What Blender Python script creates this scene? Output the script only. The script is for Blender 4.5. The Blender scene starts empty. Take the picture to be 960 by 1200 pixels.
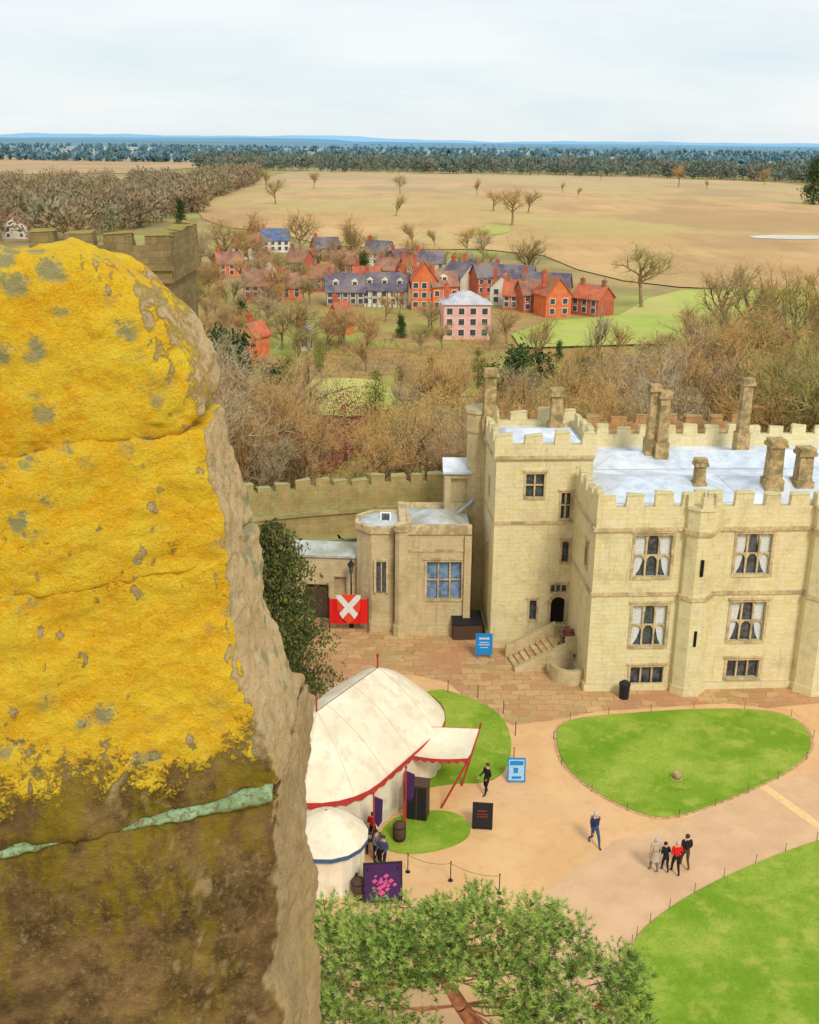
import bpy, bmesh, math, random
from mathutils import Vector, Matrix, noise
random.seed(7)
R=math.radians
scene=bpy.context.scene
col=scene.collection
H=31.0; F=1287.0; PITCH=18.7; ROLL=0.6
CM=Matrix.Rotation(R(90-PITCH),4,'X')@Matrix.Rotation(R(ROLL),4,'Z')
CM3=CM.to_3x3(); CI=CM3.inverted()
def ray(px,py): return CM3@Vector(((px-480)/F,-(py-600)/F,-1))
def G(px,py,z=0.0):
    d=ray(px,py); t=(z-H)/d.z; return Vector((d.x*t,d.y*t,z))
def V(px,py,Y):
    d=ray(px,py); t=Y/d.y; return Vector((d.x*t,Y,H+d.z*t))
def proj(p):
    c=CI@(Vector(p)-Vector((0,0,H))); return (480+F*c.x/-c.z, 600-F*c.y/-c.z)
def C(r,g,b,k=0.92):
    f=lambda c:(c/12.92 if c<=.04045 else ((c+.055)/1.055)**2.4)
    return (f(r/255)*k,f(g/255)*k,f(b/255)*k,1)
def sm(a,b,x):
    t=max(0,min(1,(x-a)/(b-a))); return t*t*(3-2*t)
def interp(tab,x):
    if x<=tab[0][0]: return tab[0][1]
    for (a,va),(b,vb) in zip(tab,tab[1:]):
        if x<=b: return va+(vb-va)*(x-a)/(b-a)
    return tab[-1][1]
def gz(x,y): return -6*sm(84,112,y)

# ---------------- materials
class NT:
    def __init__(s,name,rough=.9,spec=.2):
        s.m=bpy.data.materials.new(name); s.m.use_nodes=True; s.t=s.m.node_tree; s.t.nodes.clear()
        o=s.t.nodes.new('ShaderNodeOutputMaterial'); s.b=s.t.nodes.new('ShaderNodeBsdfPrincipled')
        s.t.links.new(s.b.outputs[0],o.inputs[0]); s.b.inputs['Roughness'].default_value=rough
        s.b.inputs['Specular IOR Level'].default_value=spec; s._g=None;s._tc=None
    def st(s,sock,v):
        if isinstance(v,bpy.types.NodeSocket): s.t.links.new(v,sock)
        else: sock.default_value=v
    def geo(s):
        if not s._g: s._g=s.t.nodes.new('ShaderNodeNewGeometry')
        return s._g
    def pos(s): return s.geo().outputs['Position']
    def obj(s):
        if not s._tc: s._tc=s.t.nodes.new('ShaderNodeTexCoord')
        return s._tc.outputs['Object']
    def sep(s,v):
        n=s.t.nodes.new('ShaderNodeSeparateXYZ'); s.st(n.inputs[0],v); return n.outputs
    def comb(s,x,y,z):
        n=s.t.nodes.new('ShaderNodeCombineXYZ'); s.st(n.inputs[0],x); s.st(n.inputs[1],y); s.st(n.inputs[2],z); return n.outputs[0]
    def noise(s,scale,detail=5,rough=.6,vec=None):
        n=s.t.nodes.new('ShaderNodeTexNoise'); n.inputs['Scale'].default_value=scale; n.inputs['Detail'].default_value=detail
        n.inputs['Roughness'].default_value=rough; s.st(n.inputs['Vector'],vec or s.pos()); return n.outputs['Fac']
    def voro(s,scale,vec=None,feature='F1',out='Distance'):
        n=s.t.nodes.new('ShaderNodeTexVoronoi'); n.feature=feature; n.inputs['Scale'].default_value=scale
        s.st(n.inputs['Vector'],vec or s.pos()); return n.outputs[out]
    def ma(s,op,a,b=0.0,clamp=False):
        n=s.t.nodes.new('ShaderNodeMath'); n.operation=op; n.use_clamp=clamp; s.st(n.inputs[0],a); s.st(n.inputs[1],b); return n.outputs[0]
    def rp(s,v,a,b,lo=0.0,hi=1.0):
        n=s.t.nodes.new('ShaderNodeMapRange'); n.interpolation_type='SMOOTHSTEP'; s.st(n.inputs[0],v)
        for i,x in enumerate((a,b,lo,hi)): n.inputs[i+1].default_value=x
        return n.outputs[0]
    def mix(s,f,a,b,mode='MIX'):
        n=s.t.nodes.new('ShaderNodeMix'); n.data_type='RGBA'; n.blend_type=mode; s.st(n.inputs[0],f); s.st(n.inputs[6],a); s.st(n.inputs[7],b); return n.outputs[2]
    def rnd(s):
        return s.t.nodes.new('ShaderNodeObjectInfo').outputs['Random']
    def bump(s,h,strength=.5,dist=.02):
        n=s.t.nodes.new('ShaderNodeBump'); n.inputs['Strength'].default_value=strength; n.inputs['Distance'].default_value=dist
        s.st(n.inputs['Height'],h); s.t.links.new(n.outputs[0],s.b.inputs['Normal'])
    def color(s,c): s.st(s.b.inputs['Base Color'],c)
MC={}
def nm(name,c1,c2,scale=5,rough=.9,bump=.0,bd=.02,c3=None,s3=.5,spec=.2,local=False,rnd=None,lo=.35,hi=.65):
    if name in MC: return MC[name]
    n=NT(name,rough,spec); vec=n.obj() if local else n.pos()
    f=n.noise(scale,6,.65,vec); c=n.mix(n.rp(f,lo,hi),c1,c2)
    if c3: c=n.mix(n.rp(n.noise(s3,4,.6,vec),.45,.65),c,c3)
    n.color(c)
    if bump: n.bump(f,bump,bd)
    MC[name]=n.m; return n.m
def ashlar(name,c1,c2,mort,stain,bw=.62,bh=.28,stainlo=.5,green=None,c3=None,grime=.45):
    n=NT(name,.92); P=n.sep(n.pos()); N=n.sep(n.geo().outputs['True Normal'])
    ax=n.ma('GREATER_THAN',n.ma('ABSOLUTE',N[0]),.72)
    u=n.ma('ADD',n.ma('MULTIPLY',P[0],n.ma('SUBTRACT',1.0,ax)),n.ma('MULTIPLY',P[1],ax))
    wob=n.noise(1.1,2)
    vec=n.comb(n.ma('ADD',u,n.ma('MULTIPLY',wob,.7)),n.ma('ADD',P[2],n.ma('MULTIPLY',n.noise(.7,2),.3)),0.0)
    b=n.t.nodes.new('ShaderNodeTexBrick'); n.st(b.inputs['Vector'],vec)
    b.inputs['Color1'].default_value=c1; b.inputs['Color2'].default_value=c2; b.inputs['Mortar'].default_value=mort
    b.inputs['Scale'].default_value=1; b.inputs['Mortar Size'].default_value=.007; b.inputs['Mortar Smooth'].default_value=.9
    b.inputs['Brick Width'].default_value=bw; b.inputs['Row Height'].default_value=bh; b.inputs['Bias'].default_value=-.2
    f=n.noise(7,7,.8); c=n.mix(n.rp(f,.42,.75,0,.5),b.outputs[0],stain)
    if c3: c=n.mix(n.rp(n.noise(1.5,7,.8),.44,.58,0,.8),c,c3)
    g=n.noise(.55,7,.75); c=n.mix(n.rp(g,stainlo,.7,0,.6),c,stain)
    sv=n.comb(n.ma('MULTIPLY',P[0],1.6),n.ma('MULTIPLY',P[1],1.6),n.ma('MULTIPLY',P[2],.14))
    c=n.mix(n.rp(n.noise(1.3,7,.8,sv),.52,.7,0,.6),c,stain)
    dk=tuple(x*.6 for x in stain[:3])+(1,)
    c=n.mix(n.rp(n.noise(2.6,7,.85,n.comb(n.ma('ADD',P[0],9.0),P[1],n.ma('MULTIPLY',P[2],.6))),.57,.72,0,grime),c,dk)
    if green:
        up=n.rp(N[2],.3,.8); c=n.mix(n.ma('MULTIPLY',up,.6),c,green)
        c=n.mix(n.rp(n.noise(1.3,5,.7),.55,.7,0,.4),c,green)
    n.color(c); n.bump(n.ma('ADD',n.ma('MULTIPLY',b.outputs['Fac'],-.3),n.ma('MULTIPLY',f,1.6)),.7,.05); return n.m
M={}
M['castle']=ashlar('castle_stone',C(246,230,174),C(234,214,154),C(210,192,140),C(190,174,130),green=C(188,180,128),c3=C(238,222,184))
M['castle2']=ashlar('castle_stone_dark',C(226,206,156),C(210,188,136),C(176,158,114),C(160,142,102),stainlo=.45,green=C(164,160,110),c3=C(216,192,154))
M['mossy']=ashlar('curtain_stone',C(202,182,122),C(180,160,100),C(142,124,80),C(132,118,74),stainlo=.36,green=C(150,164,112),c3=C(198,164,108),grime=.6)
M['rear']=ashlar('rear_orange_stone',C(214,158,104),C(192,136,88),C(150,112,74),C(150,112,70),stainlo=.45,c3=C(204,170,120),green=C(150,140,92))
M['trim']=nm('trim_stone',C(226,202,156),C(194,168,126),6,bump=.3,c3=C(170,150,112),s3=1.2)
M['chim']=nm('chimney_stone',C(208,178,126),C(160,134,92),4,bump=.5,c3=C(138,122,82),s3=1.5)
M['oldtower']=ashlar('old_tower_stone',C(166,144,100),C(138,118,82),C(98,84,58),C(100,86,54),stainlo=.35,green=C(168,156,70),grime=.7)
M['lead']=nm('lead_roof',C(218,226,236),C(192,200,212),1.2,rough=.6,spec=.4,c3=C(232,236,242),s3=.4)
M['leadg']=nm('lead_grey',C(204,208,204),C(180,186,184),1.8,rough=.6,spec=.4,c3=C(160,160,138),s3=.5)
def plain(name,c,rough=.7,spec=.3,c2=None,scale=8):
    c2=c2 or tuple(x*.75 for x in c[:3])+(1,)
    return nm(name,c,c2,scale,rough=rough,spec=spec,local=True)
M['glass']=nm('window_glass',C(50,52,56),C(92,98,106),3,rough=.15,spec=.6)
M['glassb']=nm('window_glass_blue',C(130,160,195),C(90,110,140),2.5,rough=.15,spec=.6)
M['dark']=plain('dark_interior',C(30,24,20),.9)
M['curtain']=plain('curtain_cloth',C(232,232,230),.9)
M['black']=plain('black_metal',C(38,38,42),.5)
M['wood']=plain('weathered_wood',C(92,68,52),.8)
M['white']=plain('white_paint',C(240,240,236),.6,c2=C(222,222,216))
M['red']=plain('red_cloth',C(236,30,26),.8,c2=C(216,26,24))
M['redtrim']=plain('faded_red_trim',C(200,64,54),.8)
M['redpole']=plain('red_paint',C(186,62,48),.6)
M['blue']=plain('blue_board',C(30,140,214),.6,c2=C(28,126,196))
M['paleblue']=plain('pale_blue_poster',C(176,214,236),.6,c2=C(150,196,226))
M['purple']=plain('purple_board',C(74,40,92),.6)
M['pink']=plain('pink_print',C(226,90,150),.6)
M['canvas']=nm('tent_canvas',C(242,230,204),C(232,218,188),.6,rough=.9,c3=C(224,208,178),s3=1.4)
M['canvasb']=plain('tent_blue_trim',C(70,100,140),.8)
M['skin']=plain('skin',C(224,178,150),.6)
M['shoe']=plain('shoes',C(40,34,32),.6)
n=NT('ground_soil_hazed',.95); P=n.sep(n.pos())
near=n.mix(n.rp(n.noise(.35,8,.7),.35,.65),C(186,150,94),C(150,126,76)); near=n.mix(n.rp(n.noise(.06,4,.6),.48,.6),near,C(162,168,80))
mid=n.mix(n.rp(n.noise(.03,6,.65),.4,.6),C(184,156,104),C(150,136,88)); mid=n.mix(n.rp(n.noise(.02,4,.6),.5,.64),mid,C(164,170,88))
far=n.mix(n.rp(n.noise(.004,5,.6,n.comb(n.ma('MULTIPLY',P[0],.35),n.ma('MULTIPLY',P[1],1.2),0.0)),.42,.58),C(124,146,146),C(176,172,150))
far_haze=n.mix(n.rp(n.noise(.0015,4,.6,n.comb(P[0],n.ma('MULTIPLY',P[1],2.0),0.0)),.42,.58),C(116,156,182),C(140,172,186))
far=n.mix(n.rp(P[1],3000,6000),far,far_haze)  # aerial haze painted into the far ground colour, bluer with distance
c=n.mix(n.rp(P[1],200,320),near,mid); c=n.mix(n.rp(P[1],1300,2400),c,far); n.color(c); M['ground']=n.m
n=NT('ploughed_field',.95); P=n.sep(n.pos())
c=n.mix(n.rp(n.noise(.012,6,.6),.35,.65),C(220,180,126),C(204,164,110))
c=n.mix(n.rp(n.noise(.05,6,.7,n.comb(P[0],n.ma('MULTIPLY',P[1],.3),0.0)),.42,.68,0,.8),c,C(186,148,98))
w=n.t.nodes.new('ShaderNodeTexWave'); w.inputs['Scale'].default_value=.05; w.inputs['Distortion'].default_value=1.5; n.st(w.inputs['Vector'],n.comb(n.ma('ADD',P[0],n.ma('MULTIPLY',P[1],.5)),n.ma('MULTIPLY',P[1],.1),0.0))
c=n.mix(n.rp(w.outputs['Fac'],.9,1.0,0,.35),c,C(170,138,92))
c=n.mix(n.rp(n.noise(.006,6,.65,n.comb(n.ma('MULTIPLY',P[0],.6),n.ma('MULTIPLY',P[1],.9),0.0)),.44,.58,0,.75),c,C(190,172,108))
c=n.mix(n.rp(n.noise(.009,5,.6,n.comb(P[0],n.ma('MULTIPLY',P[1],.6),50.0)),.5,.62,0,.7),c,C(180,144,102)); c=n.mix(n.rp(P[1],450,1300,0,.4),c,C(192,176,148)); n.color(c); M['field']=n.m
n=NT('sandy_path',.95)
c=n.mix(n.rp(n.noise(.35,6,.6),.35,.65),C(236,192,138),C(224,176,122)); c=n.mix(n.rp(n.noise(18,5,.8),.4,.75,0,.45),c,C(192,148,102))
c=n.mix(n.rp(n.noise(.12,6,.65),.48,.7,0,.7),c,C(228,184,142)); c=n.mix(n.rp(n.noise(1.4,6,.75),.5,.72,0,.4),c,C(206,158,108)); n.color(c); n.bump(n.noise(40,4,.8),.3,.01); M['sand']=n.m
n=NT('tarmac_path',.95)
c=n.mix(n.rp(n.noise(.5,6,.6),.35,.65),C(228,188,146),C(216,174,134)); c=n.mix(n.rp(n.noise(25,5,.8),.4,.75,0,.4),c,C(182,144,110)); c=n.mix(n.rp(n.noise(.9,6,.7),.5,.72,0,.4),c,C(202,162,124)); n.color(c); M['path2']=n.m
n=NT('flagstones',.9); P=n.sep(n.pos())
b=n.t.nodes.new('ShaderNodeTexBrick'); n.st(b.inputs['Vector'],n.comb(n.ma('ADD',P[0],n.ma('MULTIPLY',n.noise(.5,3),1.3)),n.ma('ADD',P[1],n.ma('MULTIPLY',n.noise(.4,3),1.6)),0.0))
b.inputs['Color1'].default_value=C(214,174,122); b.inputs['Color2'].default_value=C(188,140,98); b.inputs['Mortar'].default_value=C(148,124,82); b.inputs['Scale'].default_value=1; b.inputs['Mortar Size'].default_value=.03; b.inputs['Mortar Smooth'].default_value=.5; b.inputs['Brick Width'].default_value=.95; b.inputs['Row Height'].default_value=.62
c=n.mix(n.rp(n.noise(.5,6,.7),.45,.68,0,.75),b.outputs[0],C(174,154,98)); c=n.mix(n.rp(n.noise(2.5,6,.8),.48,.7,0,.6),c,C(198,158,114)); c=n.mix(n.rp(n.noise(.22,4,.6),.5,.64,0,.55),c,C(196,138,102))
n.color(c); n.bump(b.outputs['Fac'],-.3,.02); M['flag']=n.m
n=NT('lawn_grass',.95)
c=n.mix(n.rp(n.noise(.25,5,.6),.38,.62),C(130,166,36),C(170,190,68)); c=n.mix(n.rp(n.noise(9,7,.85),.4,.66,0,.6),c,C(98,138,32))
c=n.mix(n.rp(n.noise(.8,6,.7),.5,.66,0,.6),c,C(190,192,88)); c=n.mix(n.rp(n.noise(.45,6,.7),.54,.66,0,.55),c,C(106,146,32)); c=n.mix(n.rp(n.noise(3.0,6,.8),.58,.72,0,.4),c,C(176,170,92)); n.color(c); n.bump(n.noise(30,5,.8),.8,.05); M['lawn']=n.m
M['meadow']=nm('meadow_grass',C(186,194,96),C(162,178,82),.05,c3=C(198,188,110),s3=.02)
M['edge']=nm('stone_edging',C(214,176,126),C(170,138,98),4,bump=.3)
M['edge2']=nm('pale_edging',C(246,206,150),C(232,190,134),4)

# ---------------- mesh builder
class MB:
    def __init__(s,Mx=None): s.v=[];s.f=[];s.mi=[];s.k=0;s.M=Mx
    def add(s,vs,fs):
        n=len(s.v)
        if s.M is not None: vs=[s.M@Vector(v) for v in vs]
        s.v+=[tuple(v) for v in vs]; s.f+=[tuple(i+n for i in f) for f in fs]; s.mi+=[s.k]*len(fs)
    def box(s,x0,x1,y0,y1,z0,z1,tap=0):
        t=tap
        s.add([(x0,y0,z0),(x1,y0,z0),(x1,y1,z0),(x0,y1,z0),(x0+t,y0+t,z1),(x1-t,y0+t,z1),(x1-t,y1-t,z1),(x0+t,y1-t,z1)],
              [(3,2,1,0),(4,5,6,7),(0,1,5,4),(1,2,6,5),(2,3,7,6),(3,0,4,7)])
    def quad(s,a,b,c,d): s.add([a,b,c,d],[(0,1,2,3)])
    def ring(s,cx,cy,rings,n=8,rot=None,cap=True):
        rot=math.pi/n if rot is None else rot; vs=[]
        for z,r in rings:
            for i in range(n):
                a=rot+2*math.pi*i/n; vs.append((cx+r*math.cos(a),cy+r*math.sin(a),z))
        fs=[]
        for k in range(len(rings)-1):
            for i in range(n):
                j=(i+1)%n; fs.append((k*n+i,k*n+j,(k+1)*n+j,(k+1)*n+i))
        if cap: fs.append(tuple(range(n-1,-1,-1))); fs.append(tuple((len(rings)-1)*n+i for i in range(n)))
        s.add(vs,fs)
    def tube(s,p0,p1,r0,r1=None,n=6,cap=True):
        r1=r0 if r1 is None else r1; p0=Vector(p0);p1=Vector(p1); d=(p1-p0)
        if d.length<1e-6: return
        d.normalize(); a=d.orthogonal().normalized(); b=d.cross(a); vs=[]
        for p,r in ((p0,r0),(p1,r1)):
            for i in range(n):
                t=2*math.pi*i/n; vs.append(p+a*(r*math.cos(t))+b*(r*math.sin(t)))
        fs=[(i,(i+1)%n,n+(i+1)%n,n+i) for i in range(n)]
        if cap: fs+= [tuple(range(n-1,-1,-1)),tuple(range(n,2*n))]
        s.add(vs,fs)
    def ball(s,c,rx,ry,rz,n=8,m=6):
        vs=[];fs=[]
        for j in range(m+1):
            ph=math.pi*j/m
            for i in range(n):
                t=2*math.pi*i/n; vs.append((c[0]+rx*math.sin(ph)*math.cos(t),c[1]+ry*math.sin(ph)*math.sin(t),c[2]+rz*math.cos(ph)))
        for j in range(m):
            for i in range(n): fs.append((j*n+i,(j+1)*n+i,(j+1)*n+(i+1)%n,j*n+(i+1)%n))
        s.add(vs,fs)
    def build(s,name,mat,parent=None,smooth=False):
        me=bpy.data.meshes.new(name); me.from_pydata(s.v,[],s.f)
        for m in (mat if isinstance(mat,(list,tuple)) else [mat]): me.materials.append(m)
        me.polygons.foreach_set('material_index',s.mi)
        if smooth: me.polygons.foreach_set('use_smooth',[True]*len(s.f))
        me.update(); o=bpy.data.objects.new(name,me); col.objects.link(o)
        if parent: o.parent=parent
        return o
def tag(o,label=None,cat=None,group=None,kind=None):
    if label:o['label']=label
    if cat:o['category']=cat
    if group:o['group']=group
    if kind:o['kind']=kind
    return o
def thing(name,label,cat,loc=(0,0,0),rz=0,group=None):
    o=bpy.data.objects.new(name,None); col.objects.link(o); o.location=loc; o.rotation_euler=(0,0,rz); o.empty_display_size=.3
    return tag(o,label,cat,group)
def dup(root,loc,rz=0,scale=1,label=None,group=None):
    r=root.copy(); col.objects.link(r); r.location=loc; r.rotation_euler=(0,0,rz); r.scale=(scale,)*3 if not isinstance(scale,tuple) else scale
    if label:r['label']=label
    if group:r['group']=group
    for ch in list(root.children):
        c=ch.copy(); col.objects.link(c); c.parent=r
        for g in ch.children:
            d=g.copy(); col.objects.link(d); d.parent=c
    return r
def chaikin(p,k=2):
    for _ in range(k):
        q=[]
        for i in range(len(p)):
            a=p[i];b=p[(i+1)%len(p)]; q+=[a*.75+b*.25,a*.25+b*.75]
        p=q
    return p
def sheet(name,pts,z,mat,smooth=0,thick=0):
    p=[Vector((a.x,a.y,z)) for a in pts]
    if smooth:p=chaikin(p,smooth)
    mb=MB(); n=len(p)
    ar=sum(p[i].x*p[(i+1)%n].y-p[(i+1)%n].x*p[i].y for i in range(n))
    if ar<0:p=p[::-1]
    mb.add(p,[tuple(range(n))])
    if thick:
        mb.add(p+[q-Vector((0,0,thick)) for q in p],[(i,n+i,n+(i+1)%n,(i+1)%n) for i in range(n)])
    o=mb.build(name,mat); return tag(o,kind='structure'),p

# ---------------- ground
xs=[-16000,-6000,-2500,-1000,-400,-200,-100,-60]+[-40+4*i for i in range(26)]+[80,120,200,400,1000,2500,6000,16000]
ys=[-400,-50,0,20,40,60,80]+[84+1.75*i for i in range(17)]+[116,130,160,200,300,500,900,1500,2500,4000,7000,12000,22000]
mb=MB(); vs=[(x,y,gz(x,y)) for y in ys for x in xs]; nx=len(xs)
mb.add(vs,[(j*nx+i,j*nx+i+1,(j+1)*nx+i+1,(j+1)*nx+i) for j in range(len(ys)-1) for i in range(nx-1)])
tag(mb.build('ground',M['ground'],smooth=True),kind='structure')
PX=lambda L,z=0:[G(a,b,z) for a,b in L]
sheet('courtyard',[Vector((-32,12,0)),Vector((46,12,0)),Vector((46,80,0)),Vector((-32,80,0))],.004,M['sand'])
sheet('paving',PX([(250,700),(1060,700),(1060,822),(960,824),(900,830),(850,824),(700,834),(650,844),(600,850),(560,830),(525,800),(480,790),(400,800),(250,830)]),.008,M['flag'])
sheet('path',PX([(1060,900),(960,905),(885,920),(800,962),(720,985),(640,1045),(610,1085),(600,1290),(1060,1290)]),.009,M['path2'])
sheet('path_edging',PX([(884,919),(892,915),(1060,1035),(1060,1045)]),.013,M['edge2'])
heart=[(652,868),(654,852),(672,843),(720,838),(790,833),(850,831),(905,834),(935,845),(950,862),(950,882),(925,904),(880,926),(830,946),(790,958),(762,958),(722,942),(682,917),(658,893)]
_,hp=sheet('heart_lawn',PX(heart),.07,M['lawn'],2,.07)
c0=sum(hp,Vector())/len(hp)
sheet('heart_lawn_edging',[c0+(p-c0)*1.025 for p in hp],.03,M['edge'],0,.03)
lawn2=[(738,1108),(765,1078),(820,1042),(895,1008),(960,985),(1080,950),(1200,1400),(700,1400),(725,1180)]
_,lp=sheet('round_lawn',PX(lawn2),.07,M['lawn'],2,.07)
c1=sum(lp,Vector())/len(lp)
sheet('round_lawn_edging',[c1+(p-c1)*1.012 for p in lp],.03,M['edge'],0,.03)
sheet('tent_lawn',PX([(500,805),(545,815),(585,835),(600,862),(598,895),(578,918),(530,918),(470,930),(440,860)]),.06,M['lawn'],2,.06)
sheet('small_lawn',PX([(455,960),(500,950),(535,952),(553,968),(548,985),(515,998),(470,1003),(440,990)]),.06,M['lawn'],2,.06)
fz=-5.7
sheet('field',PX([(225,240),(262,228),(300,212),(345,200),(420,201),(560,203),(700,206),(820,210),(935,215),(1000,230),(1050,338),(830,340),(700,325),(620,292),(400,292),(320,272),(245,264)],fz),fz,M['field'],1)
sheet('meadow',PX([(600,392),(640,377),(725,370),(760,350),(800,340),(900,338),(1040,335),(1040,400),(900,402),(740,404),(610,408)],fz),fz+.1,M['meadow'],0)
sheet('meadow_strip',PX([(545,270),(575,264),(600,265),(596,274),(560,277)],fz),fz+.15,nm('meadow_pale',C(190,188,98),C(180,176,96),.05),1)
sheet('woodland_lawn',PX([(350,448),(400,442),(455,448),(465,476),(430,490),(360,486)],fz),fz+.1,M['meadow'],1)
sheet('far_field',PX([(-60,205),(10,182),(120,183),(240,187),(235,196),(150,203)],fz),fz+.1,nm('far_field_soil',C(196,166,124),C(180,150,112),.008),0)
sheet('far_field_strip',PX([(90,172),(300,174),(290,177),(80,176)],fz),fz+.1,nm('far_strip_soil',C(168,180,160),C(182,176,150),.004),0)
sheet('far_field_pale',PX([(420,180),(600,181),(610,184),(430,184)],fz),fz+.1,nm('far_strip_soil',C(168,180,160),C(182,176,150),.004),0)
sheet('far_field_green',PX([(700,186),(900,189),(905,193),(690,190)],fz),fz+.1,nm('far_strip_green',C(150,170,150),C(170,176,146),.004),0)
sheet('flooded_strip',PX([(876,277),(905,275.8),(1000,277),(1000,279.5),(930,281),(884,279)],fz),fz+.15,nm('pale_water',C(210,198,180),C(224,220,214),.05,rough=.4),0)

# ---------------- trees
def bare_tree(seed,spread=1.0):
    rnd=random.Random(seed); tr=MB(); cr=MB()
    def rib(p,q,w):
        d=(q-p); a=d.cross(Vector((rnd.uniform(-1,1),rnd.uniform(-1,1),rnd.uniform(-1,1))))
        if a.length<1e-5:return
        a=a.normalized()*w; cr.add([p-a,p+a,q+a*.35,q-a*.35],[(0,1,2,3)])
    def grow(p,d,L,r,lv):
        n=4 if lv<2 else (3 if lv==2 else 2); pts=[p]; q=p.copy(); dd=d.copy()
        for i in range(n):
            j=.16+.1*lv
            dd=(dd+Vector((rnd.uniform(-j,j),rnd.uniform(-j,j),rnd.uniform(-.05,.26 if lv else .1)))).normalized()
            q2=q+dd*(L/n); ra=r*(1-.55*i/n); rb=r*(1-.55*(i+1)/n)
            if lv<2: tr.tube(q,q2,ra,rb,6,False)
            elif lv==2: tr.tube(q,q2,ra,rb,3,False)
            else: rib(q,q2,max(ra,.015))
            q=q2; pts.append(q)
        if lv>=5: return
        nb=[9,6,5,4,3][lv]
        for k in range(nb):
            t=rnd.uniform(.3,1.0) if lv==0 else rnd.uniform(.25,1.0)
            fi=t*n; i=min(n-1,int(fi)); pp=pts[i].lerp(pts[i+1],fi-i)
            az=k*2.4+rnd.uniform(-.5,.5); el=rnd.uniform(.4,1.0)*spread
            dirp=(pts[i+1]-pts[i]).normalized(); a=dirp.orthogonal().normalized(); b=dirp.cross(a)
            nd=(dirp*math.cos(el)+(a*math.cos(az)+b*math.sin(az))*math.sin(el)).normalized()
            grow(pp,nd,L*rnd.uniform(.42,.68)*(1.15-.35*t if lv==0 else 1),r*.5,lv+1)
    grow(Vector((0,0,0)),Vector((0,0,1)),9.5,.36,0)
    mz=max(v[2] for v in cr.v)
    k=16/mz
    for m in (tr,cr): m.v=[(x*k,y*k,z*k) for x,y,z in m.v]
    return tr,cr
bark=nm('bark',C(182,156,116),C(128,104,74),3,local=True)
n=NT('bare_twigs',.9); rr=n.rnd()
c=n.mix(n.rp(rr,0,.2),C(156,124,84),C(206,166,106)); c=n.mix(n.rp(rr,.25,.4),c,C(192,176,142)); c=n.mix(n.rp(rr,.45,.55),c,C(214,172,106)); c=n.mix(n.rp(rr,.7,.8),c,C(172,164,92)); c=n.mix(n.rp(rr,.9,1.0),c,C(188,154,108)); c=n.mix(n.rp(n.noise(.4,3,.5,n.obj()),.42,.7,0,.4),c,C(146,116,80)); n.color(c); M['twig']=n.m
M['twigfar']=nm('far_twigs',C(168,144,110),C(150,128,98),.05)
M['dgreen']=nm('evergreen_leaves',C(60,90,42),C(36,58,32),1.2,local=True,c3=C(88,106,50),s3=.6)
M['redbush']=nm('red_bush_leaves',C(170,84,84),C(132,64,64),1.5,local=True)
M['tan_bush']=nm('tan_bush_leaves',C(206,168,100),C(176,144,82),1.5,local=True)
M['ivy']=nm('ivy_leaves',C(150,150,70),C(104,110,48),1.5,local=True)
protos=[]
for i,sp in enumerate((1.0,.85,1.1,.7)):
    tr,cr=bare_tree(11+i*5,sp)
    t=thing('bare_tree','bare brown tree','tree',(0,0,0)); tr.build('trunk',bark,t,True); cr.build('crown',M['twig'],t); protos.append([t,False])
def leafy(name,seed,h,rx,n,leaf,mat,label,shape='round',droop=0.0,ncl=None):
    rnd=random.Random(seed); t=thing(name,label,'tree'); tr=MB(); tr.tube((0,0,0),(0,0,h*.8),h*.02+.08,.04,7)
    for k in range(7):
        a=k*2.4; z=h*(.2+.08*k); tr.tube((0,0,z),(math.cos(a)*rx*.6,math.sin(a)*rx*.6,z+h*.12),.07,.03,5)
    tr.build('trunk',bark,t,True); cr=MB(); cl=[]
    for k in range(ncl or max(10,n//45)):
        z=rnd.random(); rad=rx*((1-z)**(.75 if shape=='cone' else .45) if shape!='round' else math.sqrt(max(.05,1-(2*z-1)**2)))
        a=rnd.uniform(0,6.28); q=rad*math.sqrt(rnd.random())*.85; cl.append(Vector((q*math.cos(a),q*math.sin(a),h*(.08+.9*z))))
    for k in range(n):
        c=rnd.choice(cl); s=rx*.27 if not droop else rx*.17
        g1=rnd.gauss(0,s);g2=rnd.gauss(0,s)
        p=c+Vector((g1,g2,rnd.gauss(0,s*(.8 if not droop else .35))-droop*math.hypot(g1,g2)))
        if p.z<.1: p.z=.2
        u=Vector((rnd.uniform(-1,1),rnd.uniform(-1,1),rnd.uniform(-1,1)-droop*1.5)).normalized(); w=u.orthogonal().normalized(); l=leaf*rnd.uniform(.6,1.3)
        cr.add([p-u*l,p+w*l*.5,p+u*l,p-w*l*.5],[(0,1,2,3)])
    cr.build('crown',mat,t); return t
usedp=[False]*4
def put_tree(i,loc,h,label,group,rz=None,w=1.0):
    rz=random.uniform(0,6.28) if rz is None else rz; s=h/16
    sc=(s*w,s*w,s)
    if not usedp[i]:
        t=protos[i][0]; t.location=loc; t.rotation_euler=(0,0,rz); t.scale=sc; tag(t,label,'tree',group); usedp[i]=True; return t
    return dup(protos[i][0],loc,rz,sc,label,group)
Ltop=[(235,365),(300,400),(340,385),(380,400),(430,385),(480,388),(520,405),(555,408),(600,410),(640,402),(700,394),(720,366),(760,384),(800,356),(850,334),(900,330),(960,330),(1010,330)]
pts=[];tries=0
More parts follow.
